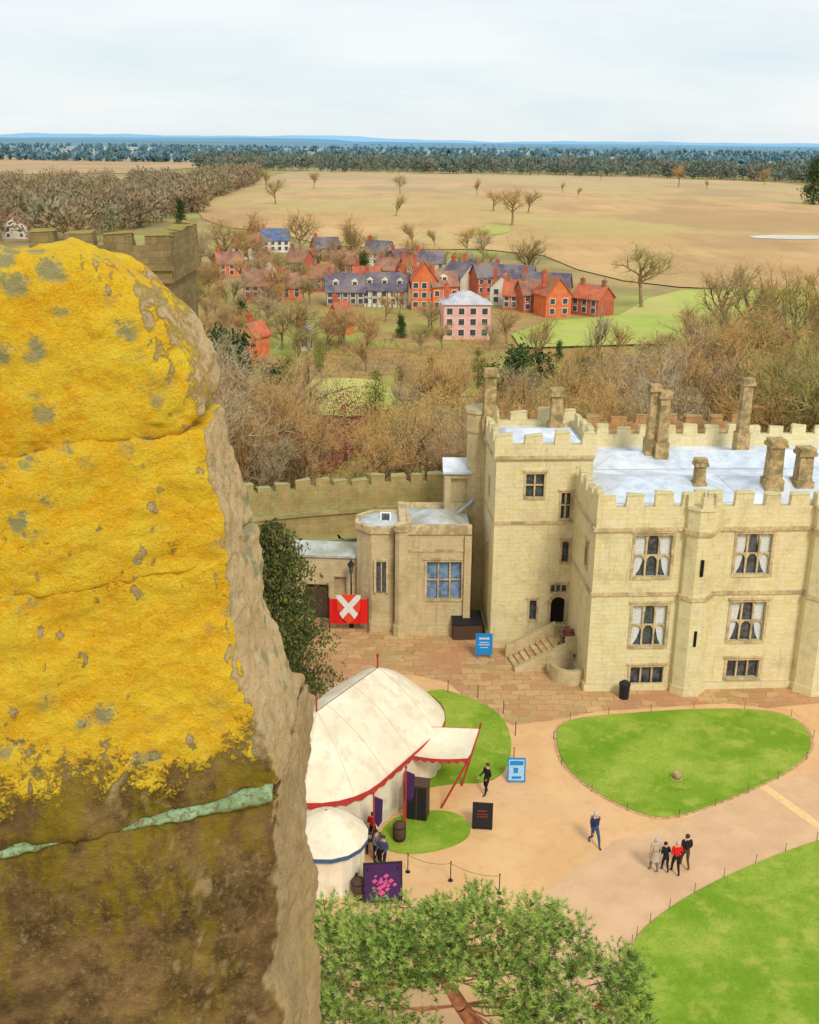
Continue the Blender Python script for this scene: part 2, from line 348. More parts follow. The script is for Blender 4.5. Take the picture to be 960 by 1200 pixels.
while len(pts)<165 and tries<14000:
    tries+=1
    px=random.uniform(228,1005); Y=88+150*random.random()**1.25
    q=V(px,420,Y); x=q.x; base=gz(x,Y)
    if any((x-a)**2+(Y-b)**2<4.4**2 for a,b in pts): continue
    h=random.uniform(9,19) if px<700 else random.uniform(13,24); top=interp(Ltop,px)+random.uniform(0,80)
    zt=V(px,top,Y).z
    h=min(h,zt-base)
    if px<560 and px>440 and Y<110 and h>13: h=13
    if h<5: continue
    pb=proj((x,Y,base))
    if 350<px<462 and 442<pb[1]<525 : continue
    if 362<px<440 and pb[1]>=525: continue
    if px>595 and pb[1]<425: continue
    pts.append((x,Y))
    left=px<560
    put_tree(random.randrange(4),(x,Y,base-.2),h,'bare brown tree in the wood behind the curtain wall' if left else 'bare brown tree in the wood behind the castle range',
        'trees in the wood left of the tower' if left else 'trees in the wood right of the tower',w=random.uniform(.9,1.25))
FT=[(323,240,34,0,1.4,'bare tree at the left tip of the brown field'),(368,222,26,1,1.2,'small bare tree on the top left edge of the field'),(469,228,26,2,1.2,'upper of two bare trees one above the other in the field'),
(464,254,28,3,1.3,'lower of two bare trees one above the other in the field'),(559,231,26,1,1,'slim bare tree alone in the upper middle of the field'),(600,265,50,2,1.5,'widest bare tree in the middle of the brown field'),
(578,248,28,0,1.5,'bare tree just left of the widest field tree'),(619,250,30,3,1.5,'bare tree just right of the widest field tree'),(659,228,18,1,.9,'first small tree right of the field centre'),(677,232,14,3,.9,'tiny bare tree low in the right half of the field'),
(704,212,14,0,1,'small tree on the top edge of the field'),(795,220,30,2,1.2,'bare tree on the right half of the field top edge'),(828,224,16,1,.9,'small faint tree right of centre near the field top'),(896,217,22,0,1.3,'rounded reddish tree on the right field edge'),
(620,335,66,3,1.4,'tall bare tree behind the red brick row of houses'),(752,362,84,2,1.35,'spreading bare tree at the near edge of the field'),(845,412,116,0,1.1,'tallest bare tree in the green meadow'),(412,310,64,1,1.3,'bare tree rising above the dark village roofs'),
(352,312,72,2,1.2,'bare tree rising beside the blue roofed barn'),(290,300,56,3,1.3,'bare tree above the leftmost red roofs'),(262,322,72,0,1.3,'bare tree at the left end of the village'),(896,425,130,1,1.1,'bare tree at the right of the green meadow'),(948,425,118,3,1.2,'bushy bare tree near the right end of the meadow'),
(312,222,28,1,1.4,'bare tree at the corner of left wood and field'),(236,335,80,1,1.3,'bare tree close beside the old tower battlement'),(872,440,140,2,.9,'broad bare tree right of the tallest meadow tree'),(815,420,70,3,1.0,'bare tree left of the tallest meadow tree'),(700,440,90,1,.9,'slim bare tree rising behind the castle tower parapet'),(630,460,100,0,.7,'slim pale bare tree just right of the tall turret'),(920,450,140,0,.9,'tall bare tree behind the right end of the castle roof')]
for px,py,hp_,v,w,lab in FT:
    g=G(px,py,-6); h=(V(px,py-hp_,g.y).z+6); put_tree(v,g,h,lab,None,w=w)
VT=0
while VT<90:
    px=random.uniform(232,600); py=random.uniform(285,418)
    if 508<px<585 and py>350: continue
    if 400<px<520 and 345<py<368: continue
    VT+=1; g=G(px,py,-6); hh=random.uniform(6,11)
    if 368<=py<395 and 380<px<520: hh=min(hh,6.5)
    put_tree(random.randrange(4),g,hh,'small bare tree standing among the village houses','trees among the village houses',w=1.4)
ev=leafy('evergreen_tree',3,12,3.2,2600,.32,M['dgreen'],'dark evergreen tree beside the tall tower turret','cone')
L=[(604,515,105,'dark evergreen tree just right of the tall turret'),(575,500,70,'dark evergreen hidden partly by the tall turret'),(735,480,54,'dark evergreen left of the double chimney'),(685,475,52,'dark evergreen in front of the pale wood'),
(278,505,110,'dark evergreen beside the foreground lichen stone'),(322,512,80,'dark evergreen among bare trees right of the lichen stone'),(264,478,90,'dark evergreen right beside the lichen cap stone'),(427,330,34,'small green cone tree among the village roofs'),(372,332,30,'small green tree left of the long village house'),
(284,397,44,'dark green tree in front of the left village houses'),(212,262,28,'dark green tree in front of the left far wood'),(345,560,50,'dark rounded evergreen close behind the curtain wall'),(525,192,16,'green conifer standing above the far wood'),
(632,500,84,'dark evergreen second to the right of the tall turret'),(712,470,36,'small dark evergreen between the two behind the chimneys'),(300,560,90,'dark evergreen low beside the foreground stone edge'),(655,424,24,'small evergreen at the near edge of the small green meadow'),(470,396,26,'small dark evergreen below the long white house'),(800,470,44,'dark evergreen between the double and single chimney')]
first=True
for px,py,hp_,lab in L:
    z=-6; g=G(px,py,z); h=V(px,py-hp_,g.y).z+6; s=h/12
    if first: ev.location=g; ev.scale=(s,)*3; ev['label']=lab; first=False
    else: dup(ev,g,random.uniform(0,6),s,lab)
g=G(952,240,-6); dup(ev,g,1,2.4,'large dark green tree cut by the right edge of the field'); dup(ev,g+Vector((28,40,0)),2,2.2,'dark green tree behind the one at the right edge')
iv=leafy('ivy_clad_tree',31,13,2.6,3200,.2,M['ivy'],'olive ivy clad tree left in the wood','round')
for k,(px,py,hp_,lab) in enumerate([(340,500,80,'olive ivy clad tree above the left end of the curtain wall'),(440,500,64,'olive ivy clad tree right of the woodland lawn'),(505,470,50,'olive ivy clad tree below the pink house'),(375,440,40,'olive ivy clad tree behind the woodland lawn'),(780,455,60,'olive ivy clad tree above the double chimney'),(925,450,60,'olive ivy clad tree at the far right behind the roof'),(560,455,44,'olive ivy clad tree just left of the tower turret top')]):
    g=G(px,py,-6); h=V(px,py-hp_,g.y).z+6; s=h/13
    if k==0: iv.location=g; iv.scale=(s,)*3; iv['label']=lab
    else: dup(iv,g,random.uniform(0,6),s,lab)
def shrub(px,py,w,h,mat,lab,seed,n=1500,leaf=.22,z=-6):
    g=G(px,py,z); t=leafy('shrub',seed,h,w,n,leaf,mat,lab); t['category']='shrub'; t.location=g; return t
shrub(405,540,4.6,8,M['redbush'],'wide red brown shrub in the wood behind the wall',21,3200,.14,z=-5)
shrub(378,556,2.6,5,M['redbush'],'smaller red brown shrub left of the wide one',22,1400,.14,z=-3)
shrub(330,548,3,4.5,M['ivy'],'olive green shrub behind the left end of the wall',23,z=-3)
shrub(470,545,4,6,M['tan_bush'],'golden tan shrub right of the red shrubs',24,2400,.14,z=-3)
shrub(520,520,4,6.5,M['tan_bush'],'golden tan shrub left of the tower',25,2400,.14,z=-4)
shrub(660,490,5,7,M['ivy'],'olive shrub behind the tower parapet',26,2200,.16,z=-5)
shrub(840,475,7,7,M['tan_bush'],'golden shrub behind the tall chimney',27,3600,.16,z=-5)
shrub(920,475,7,7,M['tan_bush'],'golden shrub above the right end of the castle roof',28,3600,.16,z=-5)
shrub(760,460,6,5,M['ivy'],'olive shrub behind the double chimney',29,2800,.16,z=-5)
rnd=random.Random(5); mb=MB()
for k in range(34000):
    Y=84+190*rnd.random()**1.3; px=rnd.uniform(215,1010); q=V(px,400,Y); x=q.x; z=gz(x,Y)
    pb=proj((x,Y,z))
    if pb[1]<(400 if px<590 else 410) or (350<pb[0]<462 and 444<pb[1]<490): continue
    if noise.noise(Vector((x*.06,Y*.06,4)))>.22: continue
    mb.k=0 if noise.noise(Vector((x*.08,Y*.08,0)))>-.02 else (1 if noise.noise(Vector((x*.1,Y*.1,9)))>0 else 2)
    d=Vector((rnd.uniform(-1,1),rnd.uniform(-1,1),rnd.uniform(.2,1.4))).normalized(); w=d.orthogonal().normalized()*rnd.uniform(.03,.09); L_=rnd.uniform(.6,2.0)
    p=Vector((x,Y,z+rnd.random()*1.0)); mb.add([p-w,p+w,p+d*L_],[(0,1,2)])
tag(mb.build('undergrowth',[M['tan_bush'],M['twigfar'],M['ivy']]),'brown and olive brambles and brushwood under the bare trees','undergrowth',kind='stuff')
def wood(name,label,gen,n,h0,h1,mats,seed,tri=26,fine=.3):
    rnd=random.Random(seed); mb=MB(); c=0
    while c<n:
        p=gen(rnd)
        if p is None: continue
        c+=1; h=rnd.uniform(h0,h1); w=h*rnd.uniform(.3,.6); mb.k=rnd.randrange(len(mats)); B=Vector(p)
        mb.add([B+Vector((-.4,0,0)),B+Vector((.4,0,0)),B+Vector((0,0,h*.8))],[(0,1,2)])
        for k in range(tri):
            u=Vector((rnd.gauss(0,1),rnd.gauss(0,1),rnd.gauss(0,1))).normalized()*rnd.uniform(.5,1.0)
            q=B+Vector((u.x*w,u.y*w,h*.52+u.z*h*.42)); d=Vector((u.x+rnd.uniform(-.6,.6),u.y+rnd.uniform(-.6,.6),u.z*.7+.2+.6*rnd.random())).normalized()
            a=d.orthogonal().normalized(); a.rotate(Matrix.Rotation(rnd.uniform(0,6.28),3,d)); s=w*fine
            mb.add([q-a*s*.5-d*s*.8,q+a*s*.5-d*s*.8,q+a*s*.3+d*s,q-a*s*.3+d*s],[(0,1,2,3)])
    tag(mb.build(name,mats),label,'wood',kind='stuff')
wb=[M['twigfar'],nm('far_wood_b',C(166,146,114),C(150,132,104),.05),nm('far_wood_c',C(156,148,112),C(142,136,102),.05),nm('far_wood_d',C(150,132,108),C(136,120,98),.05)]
def gen_px(poly):
    def f(r):
        a,b=r.choice(poly); t=r.random()
        px=a[0]+(b[0]-a[0])*t; py=r.uniform(a[1]+(b[1]-a[1])*t, a[2]+(b[2]-a[2])*t); return G(px,py,-6)
    return f
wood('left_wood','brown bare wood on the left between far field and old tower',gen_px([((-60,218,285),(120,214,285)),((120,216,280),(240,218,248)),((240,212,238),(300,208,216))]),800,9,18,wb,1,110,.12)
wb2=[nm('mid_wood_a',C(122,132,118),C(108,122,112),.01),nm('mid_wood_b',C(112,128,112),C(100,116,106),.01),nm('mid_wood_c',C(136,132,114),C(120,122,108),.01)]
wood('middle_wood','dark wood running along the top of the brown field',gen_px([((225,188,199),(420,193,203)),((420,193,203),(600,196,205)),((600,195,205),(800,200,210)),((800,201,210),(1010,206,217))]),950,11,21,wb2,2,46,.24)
wb3=[nm('hazed_wood_a',C(104,138,150),C(98,132,146),.001),nm('hazed_wood_b',C(112,148,164),C(104,142,160),.001),nm('hazed_wood_c',C(108,138,140),C(100,132,138),.001)]  # blue of distance haze put straight into the tree colours
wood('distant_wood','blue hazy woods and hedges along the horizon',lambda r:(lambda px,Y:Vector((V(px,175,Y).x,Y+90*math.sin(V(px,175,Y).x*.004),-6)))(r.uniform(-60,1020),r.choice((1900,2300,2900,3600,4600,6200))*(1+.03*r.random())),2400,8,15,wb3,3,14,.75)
for nme,Yh,amp,mt in (('hills',11000,74,nm('hill_haze',C(144,192,222),C(132,182,214),.0005)),('hills_near',7500,30,nm('hill_haze_near',C(110,160,190),C(102,152,182),.0008)),('hills_low',5200,12,nm('hill_haze_low',C(112,148,162),C(106,142,156),.001))):  # hill layers coloured as if seen through haze, palest furthest away
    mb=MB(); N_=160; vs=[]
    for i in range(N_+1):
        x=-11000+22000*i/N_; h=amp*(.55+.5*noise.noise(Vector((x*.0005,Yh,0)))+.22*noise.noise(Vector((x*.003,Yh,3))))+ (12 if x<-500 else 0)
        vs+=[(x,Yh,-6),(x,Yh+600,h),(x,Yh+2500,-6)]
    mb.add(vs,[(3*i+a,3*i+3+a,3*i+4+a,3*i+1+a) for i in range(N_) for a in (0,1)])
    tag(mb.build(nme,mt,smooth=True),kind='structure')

# ---------------- castle helpers
def wall(mb,x0,x1,z0,z1,opens,y=0,dep=.35):
    X=sorted({x0,x1}|{v for o in opens for v in o[:2]}); Z=sorted({z0,z1}|{v for o in opens for v in o[2:4]})
    for a,b in zip(X,X[1:]):
        for c,d in zip(Z,Z[1:]):
            mx=(a+b)/2;mz=(c+d)/2
            if any(o[0]<mx<o[1] and o[2]<mz<o[3] for o in opens): continue
            mb.quad((a,y,c),(b,y,c),(b,y,d),(a,y,d))
    for a,b,c,d in [o[:4] for o in opens]:
        e=y+dep; mb.quad((a,y,c),(a,e,c),(a,e,d),(a,y,d)); mb.quad((b,y,c),(b,y,d),(b,e,d),(b,e,c)); mb.quad((a,y,d),(a,e,d),(b,e,d),(b,y,d)); mb.quad((a,y,c),(b,y,c),(b,e,c),(a,e,c))
def window(parent,Mx,a,b,c,d,y=0,lights=2,trans=1,arch=True,curt=False,glass='glass',name='window',sur=.14):
    mb=MB(Mx)
    s=sur
    if s:
        mb.box(a-s,a+.02,y-.05,y+.05,c-s,d+s); mb.box(b-.02,b+s,y-.05,y+.05,c-s,d+s); mb.box(a+.02,b-.02,y-.05,y+.05,d-.02,d+s); mb.box(a+.02,b-.02,y-.08,y+.05,c-s,c+.02)
        mb.box(a-s-.08,b+s+.08,y-.12,y+.04,d+s+.003,d+s+.1)
    w=(b-a)/lights
    for i in range(1,lights): mb.box(a+i*w-.05,a+i*w+.05,y+.1,y+.24,c,d)
    lv=[c+(d-c)*(j/(trans+1)) for j in range(1,trans+1)]
    for z in lv: mb.box(a,b,y+.12,y+.22,z-.04,z+.04)
    if arch:
        for top in [d]+lv:
            for i in range(lights):
                l=a+i*w+.04; r=a+(i+1)*w-.04; m=(l+r)/2; hh=min((r-l)*.75,.6); tz=top-(0 if top==d else .03)
                for sd in (0,1):
                    cn=(l if sd==0 else r,y+.13,tz); P_=[]
                    for k in range(7):
                        t=k/6*math.pi/2; P_.append(((m-(m-l)*math.cos(t)) if sd==0 else (m+(r-m)*math.cos(t)),y+.13,tz-hh+hh*math.sin(t)))
                    for p,q in zip(P_,P_[1:]): mb.add([cn,p,q],[(0,1,2)])
    o=mb.build(name,M['trim'],parent)
    g=MB(Mx); g.quad((a,y+.27,c),(b,y+.27,c),(b,y+.27,d),(a,y+.27,d)); g.build('pane',M[glass],o)
    if curt:
        for sd in (0,1):
            g=MB(Mx); N_=7; kk=random.uniform(.2,.34)
            for k in range(N_):
                t0=k/N_;t1=(k+1)/N_
                f=lambda t:(kk*(1-t)**.6+.10)*(b-a)
                x0=a+.03 if sd==0 else b-.03; z0=d-(d-c)*t0; z1=d-(d-c)*t1
                xa=a+f(t0) if sd==0 else b-f(t0); xb=a+f(t1) if sd==0 else b-f(t1)
                g.quad((x0,y+.255,z0),(xa,y+.255,z0),(xb,y+.255,z1),(x0,y+.255,z1))
            g.build('curtain',M['curtain'],o)
    return o
def worn(mb,x0,x1,y0,y1,z0,z1,r,cap=True):
    j=lambda k:r.uniform(-k,k)
    t=[(x0+j(.06)+.03,y0+.02,z1+j(.09)),(x1+j(.06)-.03,y0+.02,z1+j(.09)),(x1+j(.06)-.03,y1-.02,z1+j(.09)),(x0+j(.06)+.03,y1-.02,z1+j(.09))]
    mb.add([(x0,y0,z0),(x1,y0,z0),(x1,y1,z0),(x0,y1,z0)]+t,[(4,5,6,7),(0,1,5,4),(1,2,6,5),(2,3,7,6),(3,0,4,7)])
    if cap:
        e=.04; h=.09
        mb.add([(p[0]+(-e if i in(0,3) else e),p[1]+(-e if i<2 else e),p[2]+.002) for i,p in enumerate(t)]+[(p[0]+(.06 if i in(0,3) else -.06),p[1]+(.06 if i<2 else -.06),p[2]+h+j(.03)) for i,p in enumerate(t)],[(3,2,1,0),(4,5,6,7),(0,1,5,4),(1,2,6,5),(2,3,7,6),(3,0,4,7)])
def crenel(mb,x0,x1,y0,y1,z0,zp,mw,gw,mh,start=0):
    mb.box(x0,x1,y0,y1,z0,zp); x=x0+start; r=random.Random(int(x0*10+z0*7+x1))
    while x<x1-.2:
        w=min(mw*r.uniform(.75,1.18),x1-x); h=mh*r.uniform(.8,1.06)
        worn(mb,x,x+w,y0+.01,y1-.01,zp,zp+h,r,r.random()<.75); x+=w+gw*r.uniform(.8,1.2)
def sideM(org): return Matrix.Translation(org)@Matrix.Rotation(R(-90),4,'Z')
def plane_uz(px,py,O,ang):
    d=ray(px,py); nrm=Vector((-math.sin(ang),math.cos(ang),0)); o=Vector((O.x,O.y,0)); cam=Vector((0,0,H)); t=(o-cam).dot(nrm)/d.dot(nrm); p=cam+d*t
    return (p-o).dot(Vector((math.cos(ang),math.sin(ang),0))),p.z
def rect(x0,y0,x1,y1,O,ang):
    mx=(x0+x1)/2;my=(y0+y1)/2
    return (plane_uz(x0,my,O,ang)[0],plane_uz(x1,my,O,ang)[0],plane_uz(mx,y1,O,ang)[1],plane_uz(mx,y0,O,ang)[1])
def chimney(parent,Pw,inv,ztop,zb,w,d=None):
    d=d or w; p=inv@Vector((Pw.x,Pw.y,0)); mb=MB(Matrix.Translation((p.x,p.y,0)))
    mb.box(-w*.58,w*.58,-d*.58,d*.58,zb,zb+(ztop-zb)*.3); mb.box(-w*.46,w*.46,-d*.46,d*.46,zb+(ztop-zb)*.3,ztop-.45,.04)
    mb.box(-w*.58,w*.58,-d*.58,d*.58,ztop-.45,ztop-.25); mb.box(-w*.5,w*.5,-d*.5,d*.5,ztop-.25,ztop)
    return mb.build('chimney',M['chim'],parent)
A=G(686,809); ang=R(3.5)
blk=thing('castle_range','pale stone castle range with battlements and lead roof on the right','castle',A,ang)
inv=(Matrix.Translation(A)@Matrix.Rotation(ang,4,'Z')).inverted()
Lb=23;Db=15.5;zS=10.3;zP=11.5
W=[dict(r=(743,627,787,676),l=3,t=1,c=True),dict(r=(862,625,904,673),l=3,t=1,c=True),dict(r=(740,709,781,757),l=3,t=1,c=True),dict(r=(855,705,896,751),l=3,t=1,c=True),
   dict(r=(738,781,777,803),l=3,t=0,c=False),dict(r=(851,773,889,794),l=3,t=0,c=False)]
ops=[rect(*w['r'],A,ang) for w in W]
mb=MB(); wall(mb,0,Lb,0,zS,ops)
lo=[(Db-2.2,Db-1.5,7.2,8.8)]
mb.M=sideM((0,Db,0)); wall(mb,0,Db,0,zS,lo); mb.M=None
mb.quad((Lb,0,0),(Lb,Db,0),(Lb,Db,zS),(Lb,0,zS)); mb.quad((Lb,Db,0),(0,Db,0),(0,Db,zS),(Lb,Db,zS))
mb.box(-.15,Lb,-.15,0.02,0,.45); mb.box(-.15,.02,.02,Db,0,.45)
mb.build('wall',M['castle'],blk)
mb=MB(); crenel(mb,0,Lb,0,.42,zS,zP,1.0,.62,.75)
mb.M=sideM((0,Db,0)); crenel(mb,0,Db-.42,0,.42,zS,zP,1.0,.62,.75,.5); mb.M=None
crenel(mb,.42,Lb,Db-.42,Db,zS,zP+.25,.9,.6,.6)
mb.build('parapet',M['castle'],blk)
for z,pr in ((zS-.22,.14),(6.1,.09)):
    mb=MB(); mb.box(-pr,Lb,-pr,.03,z,z+.2); mb.box(-pr,.03,.03,Db,z,z+.2); mb.build('string_course',M['trim'],blk)
mb=MB(); zr=10.9; mb.quad((.42,.42,zr),(Lb,.42,zr),(Lb,Db-.42,zr),(.42,Db-.42,zr))
def hip(x0,x1,y0,y1,z,h):
    m=(y0+y1)/2;i=min((y1-y0)/2,2); mb.add([(x0,y0,z),(x1,y0,z),(x1,y1,z),(x0,y1,z),(x0+i,m,z+h),(x1-i,m,z+h)],[(0,1,5,4),(1,2,5),(2,3,4,5),(3,0,4)])
hip(1.0,9,2.5,8.5,zr+.02,.7); hip(9.5,22,2,8,zr+.02,.8); hip(2,22,9.5,14,zr+.02,.6)
for i in range(30): mb.box(.6+i*.75,.66+i*.75,.45,2.3,zr+.002,zr+.06)
mb.build('roof',M['lead'],blk)
for w,o in zip(W,ops): window(blk,None,*o,lights=w['l'],trans=w['t'],curt=w['c'],arch=w['t']>0)
window(blk,sideM((0,Db,0)),*lo[0],lights=1,trans=0,sur=.1)
for pc,rad in ((811,1.0),(962,1.35)):
    u=plane_uz(pc,720,A,ang)[0]
    mb=MB(); mb.ring(u,0,[(0,rad+.12),(.5,rad+.12),(.55,rad+.02),(6.05,rad+.02),(6.3,rad-.06),(zP,rad-.06)],8)
    mb.ring(u,0,[(zP+.003,rad+.04),(zP+.16,rad+.04)],8)
    for k in range(8):
        if k%2==0:
            a=k*math.pi/4; cx=u+math.cos(a)*(rad-.22); cy=math.sin(a)*(rad-.22); mb.M=Matrix.Translation((cx,cy,0))@Matrix.Rotation(a,4,'Z'); mb.box(-.16,.16,-.3,.3,zP+.14,zP+.78); mb.M=None
    mb.build('turret',M['castle'],blk)
    mb=MB(); mb.ring(u,0,[(6.05,rad+.1),(6.28,rad+.08)],8); mb.build('turret_band',M['trim'],blk)
    mb=MB(); mb.ring(u,0,[(zS-.25,rad+.1),(zS,rad+.1)],8); mb.build('turret_band',M['trim'],blk)
    for zz in (7.6,3.2):
        mb=MB(); mb.box(u-.09,u+.09,-(rad*.93+.03),-(rad*.5),zz,zz+1.0); mb.build('slit_window',M['dark'],blk)
for px,pb,pt,w in ((761,540,450,.72),(773,542,458,.76),(867,533,443,.76),(903,580,514,.95),(938,578,524,.95),(818,576,537,.7)):
    g=G(px,pb,10.9); zt=V(px,pt,g.y).z; chimney(blk,g,inv,zt,10.9,w)
rr_=thing('rear_wall','orange brown battlemented wall low behind the lead roof','wall',A,ang)
mb=MB(); mb.box(1.0,14,Db+1.2,Db+1.8,0,11.6); crenel(mb,1.0,14,Db+1.21,Db+1.79,11.6,12.15,1.1,.6,.5); mb.build('wall',M['rear'],rr_)
mb=MB(); mb.box(.9,14,Db+1.1,Db+1.198,11.5,11.7); mb.build('string_course',M['trim'],rr_)
# ---- tower
T=G(574,758); tw=thing('castle_tower','tall square pale stone tower with doorway beside the castle range','tower',T,ang)
tinv=(Matrix.Translation(T)@Matrix.Rotation(ang,4,'Z')).inverted()
WT=6.0;DT=6.2;tS=12.85;tP=13.55
TW=[((616,555,638,583),2,1,False),((657,577,669,608),2,1,False),((658,634,667,659),1,0,True),((620,703,629,727),1,0,True)]
tops=[rect(*w[0],T,ang) for w in TW]
door=rect(645,699,662,731,T,ang); tri=rect(645,685,664,694,T,ang)
mb=MB(); wall(mb,0,WT,0,tS,tops+[door,tri])
sl=[(3.4,3.7,9.5,10.6),(3.4,3.7,5.2,6.3)]
mb.M=sideM((0,DT,0)); wall(mb,0,DT,0,tS,sl); mb.M=None
mb.quad((WT,0,0),(WT,DT,0),(WT,DT,tS),(WT,0,tS)); mb.quad((WT,DT,0),(0,DT,0),(0,DT,tS),(WT,DT,tS)); mb.box(-.12,WT+.02,-.14,.02,0,.6); mb.box(-.14,.02,.02,DT,0,.6)
mb.build('wall',M['castle'],tw)
mb=MB(); q=.15
crenel(mb,-q,WT+q,-q,.3,tS,tP,1.1,.65,.68)
crenel(mb,-q,WT+q,DT-.3,DT+q,tS,tP,1.1,.65,.68)
mb.M=sideM((-q,DT-.3,0)); crenel(mb,0,DT-.6,0,.4,tS,tP,1.0,.6,.68,.7)
mb.M=sideM((WT+q-.4,DT-.3,0)); crenel(mb,0,DT-.6,0,.4,tS,tP,1.0,.6,.68,.7); mb.M=None
mb.build('parapet',M['castle'],tw)
for z,p_ in ((tS-.2,.22),(8.4,.07)):
    mb=MB(); mb.box(-p_,WT+.05,-p_,.02,z,z+.19); mb.box(-p_,.02,.02,DT,z,z+.19); mb.build('string_course',M['trim'],tw)
mb=MB(); mb.box(.25,WT-.25,.3,DT-.3,tS,tS+.3); mb.add([(.4,.5,tS+.31),(WT-.4,.5,tS+.31),(WT-.4,DT-.5,tS+.31),(.4,DT-.5,tS+.31),(1,DT/2,tS+.9),(WT-1,DT/2,tS+.9)],[(0,1,5,4),(1,2,5),(2,3,4,5),(3,0,4)]); mb.build('roof',M['lead'],tw)
for (r_,l,t_,a_),o in zip(TW,tops): window(tw,None,*o,lights=l,trans=t_,arch=a_,sur=.1)
window(tw,None,*tri,lights=3,trans=0,sur=.06)
for s_ in sl: window(tw,sideM((0,DT,0)),*s_,lights=1,trans=0,arch=False,sur=.06)
dd=MB(); a,b,c,d=door; m=(a+b)/2
dd.box(a-.18,a,-.1,.06,c,d-.4);dd.box(b,b+.18,-.1,.06,c,d-.4)
for k in range(10):
    t0=math.pi*k/10;t1=math.pi*(k+1)/10; r0=(b-a)/2;r1=r0+.2; zc=d-.45
    dd.add([(m-r0*math.cos(t0),-.1,zc+.45*math.sin(t0)),(m-r0*math.cos(t1),-.1,zc+.45*math.sin(t1)),(m-r1*math.cos(t1),-.1,zc+.68*math.sin(t1)),(m-r1*math.cos(t0),-.1,zc+.68*math.sin(t0))],[(0,1,2,3)])
do=dd.build('door_surround',M['trim'],tw); dd=MB(); dd.box(a,b,.3,.36,c,d); dd.build('door',M['dark'],do)
mb=MB(); mb.ring(-.25,DT-.2,[(0,.95),(tS,.95),(tS+.1,1.05),(tS+1.3,1.05),(tS+1.35,1.15),(tS+1.6,1.15)],8); mb.build('stair_turret',M['castle2'],tw)
for px,pb,pt,w,Yo in ((573,500,432,.85,5),(651,498,455,.85,4.5)):
    yy=T.y+Yo; g=V(px,pb,yy); zt=V(px,pt,yy).z; chimney(tw,g,tinv,zt,tS,w)
st=thing('entrance_steps','stone steps rising to the tower doorway','steps',G(600,786),ang+R(8))
for i in range(8):
    mb=MB(); mb.box(.2+i*.36,.2+(i+1)*.36+.03 if i<7 else 3.3,.0,1.7,0,(i+1)*.165); mb.build('step',M['trim'] if i%2==0 else M['edge'],st)
mb=MB(); mb.box(3.302,5.0,-.1,3.2,0,1.36); mb.build('landing',M['castle2'],st)
for y0,y1,a_,b_ in ((-.3,-.02,.35,1.62),(1.74,2.0,.85,2.2)):
    mb=MB(); mb.add([(.1,y0,0),(3.3,y0,0),(3.3,y0,b_),(.1,y0,a_),(.1,y1,0),(3.3,y1,0),(3.3,y1,b_),(.1,y1,a_)],[(0,1,2,3),(7,6,5,4),(3,2,6,7),(0,3,7,4),(1,5,6,2)]); mb.build('side_wall',M['castle2'],st)
mb=MB(); mb.box(3.3,5.0,-.3,-.11,0,2.1); mb.box(4.8,5.0,-.105,1.5,1.362,2.1); mb.build('landing_parapet',M['castle2'],st)
pit=thing('pit_wall','low curved stone wall round the basement pit by the steps','wall',G(668,800),0)
mb=MB(); N_=18
for k in range(N_):
    a0=math.pi*(.9+1.15*k/N_);a1=math.pi*(.9+1.15*(k+1)/N_)
    f=lambda a,r,z:(r*math.cos(a),r*math.sin(a)+.7,z)
    mb.add([f(a0,.95,0),f(a1,.95,0),f(a1,1.2,0),f(a0,1.2,0),f(a0,.95,1.0),f(a1,.95,1.0),f(a1,1.2,1.0),f(a0,1.2,1.0)],[(7,6,5,4),(0,1,5,4),(3,7,6,2)])
mb.build('wall_ring',M['castle2'],pit); mb=MB(); mb.ring(0,.7,[(.012,.97),(.1,.97)],18); mb.build('pit_floor',M['dark'],pit)
t=leafy('potted_shrub',41,1.6,.9,700,.12,M['dgreen'],'small green shrub beside the tower doorway steps'); t['category']='shrub'; t.location=G(668,775,0)
t=leafy('potted_shrub',42,.8,.7,300,.09,M['redbush'],'reddish planter shrub at the landing by the door'); t['category']='shrub'; t.location=G(664,752,1.36)
# ---- low range
lr=thing('low_range','low stone range with flat grey roof left of the tower','building',G(470,744),R(2)); O=G(470,744); a2=R(2)
ow=rect(500,658,541,702,O,a2); mb=MB(); wall(mb,0,4.4,0,7.1,[ow]); mb.M=sideM((0,5,0)); wall(mb,0,5,0,7.1,[]); mb.M=None
mb.quad((4.4,0,0),(4.4,5,0),(4.4,5,7.1),(4.4,0,7.1))
mb.box(-.12,4.45,-.12,.02,0,.7)
mb.ring(.0,.0,[(0,.55),(.8,.55),(.85,.45),(7.4,.45)],8)
mb.box(4.05,4.5,-.25,-.003,0,7.0)
mb.build('wall',M['castle2'],lr)
mb=MB(); mb.box(-.1,4.5,-.14,.3,7.1,7.65); mb.box(-.14,.3,.3,5,7.1,7.65); mb.box(.3,4.5,4.7,5.0,7.1,7.6); mb.ring(0,0,[(7.4,.58),(7.75,.58)],8); mb.build('parapet',M['trim'],lr)
mb=MB(); mb.box(-.06,4.45,-.07,.02,5.9,6.05); mb.build('string_course',M['trim'],lr)
mb=MB(); mb.box(.31,4.45,.31,4.69,7.1,7.3); mb.add([(.6,.6,7.31),(4.2,.6,7.31),(4.2,4.4,7.31),(.6,4.4,7.31),(2.4,2.5,7.9)],[(0,1,4),(1,2,4),(2,3,4),(3,0,4)]); mb.build('roof',M['leadg'],lr)
window(lr,None,*ow,lights=3,trans=1,glass='glassb',arch=False)
bx=thing('stone_bay','low polygonal stone bay between the flat roofed range and banner','building',G(443,737),0)
mb=MB(); mb.ring(.3,1.4,[(0,2.0),(.7,2.0),(.75,1.85),(6.9,1.85)],8); mb.build('wall',M['castle2'],bx)
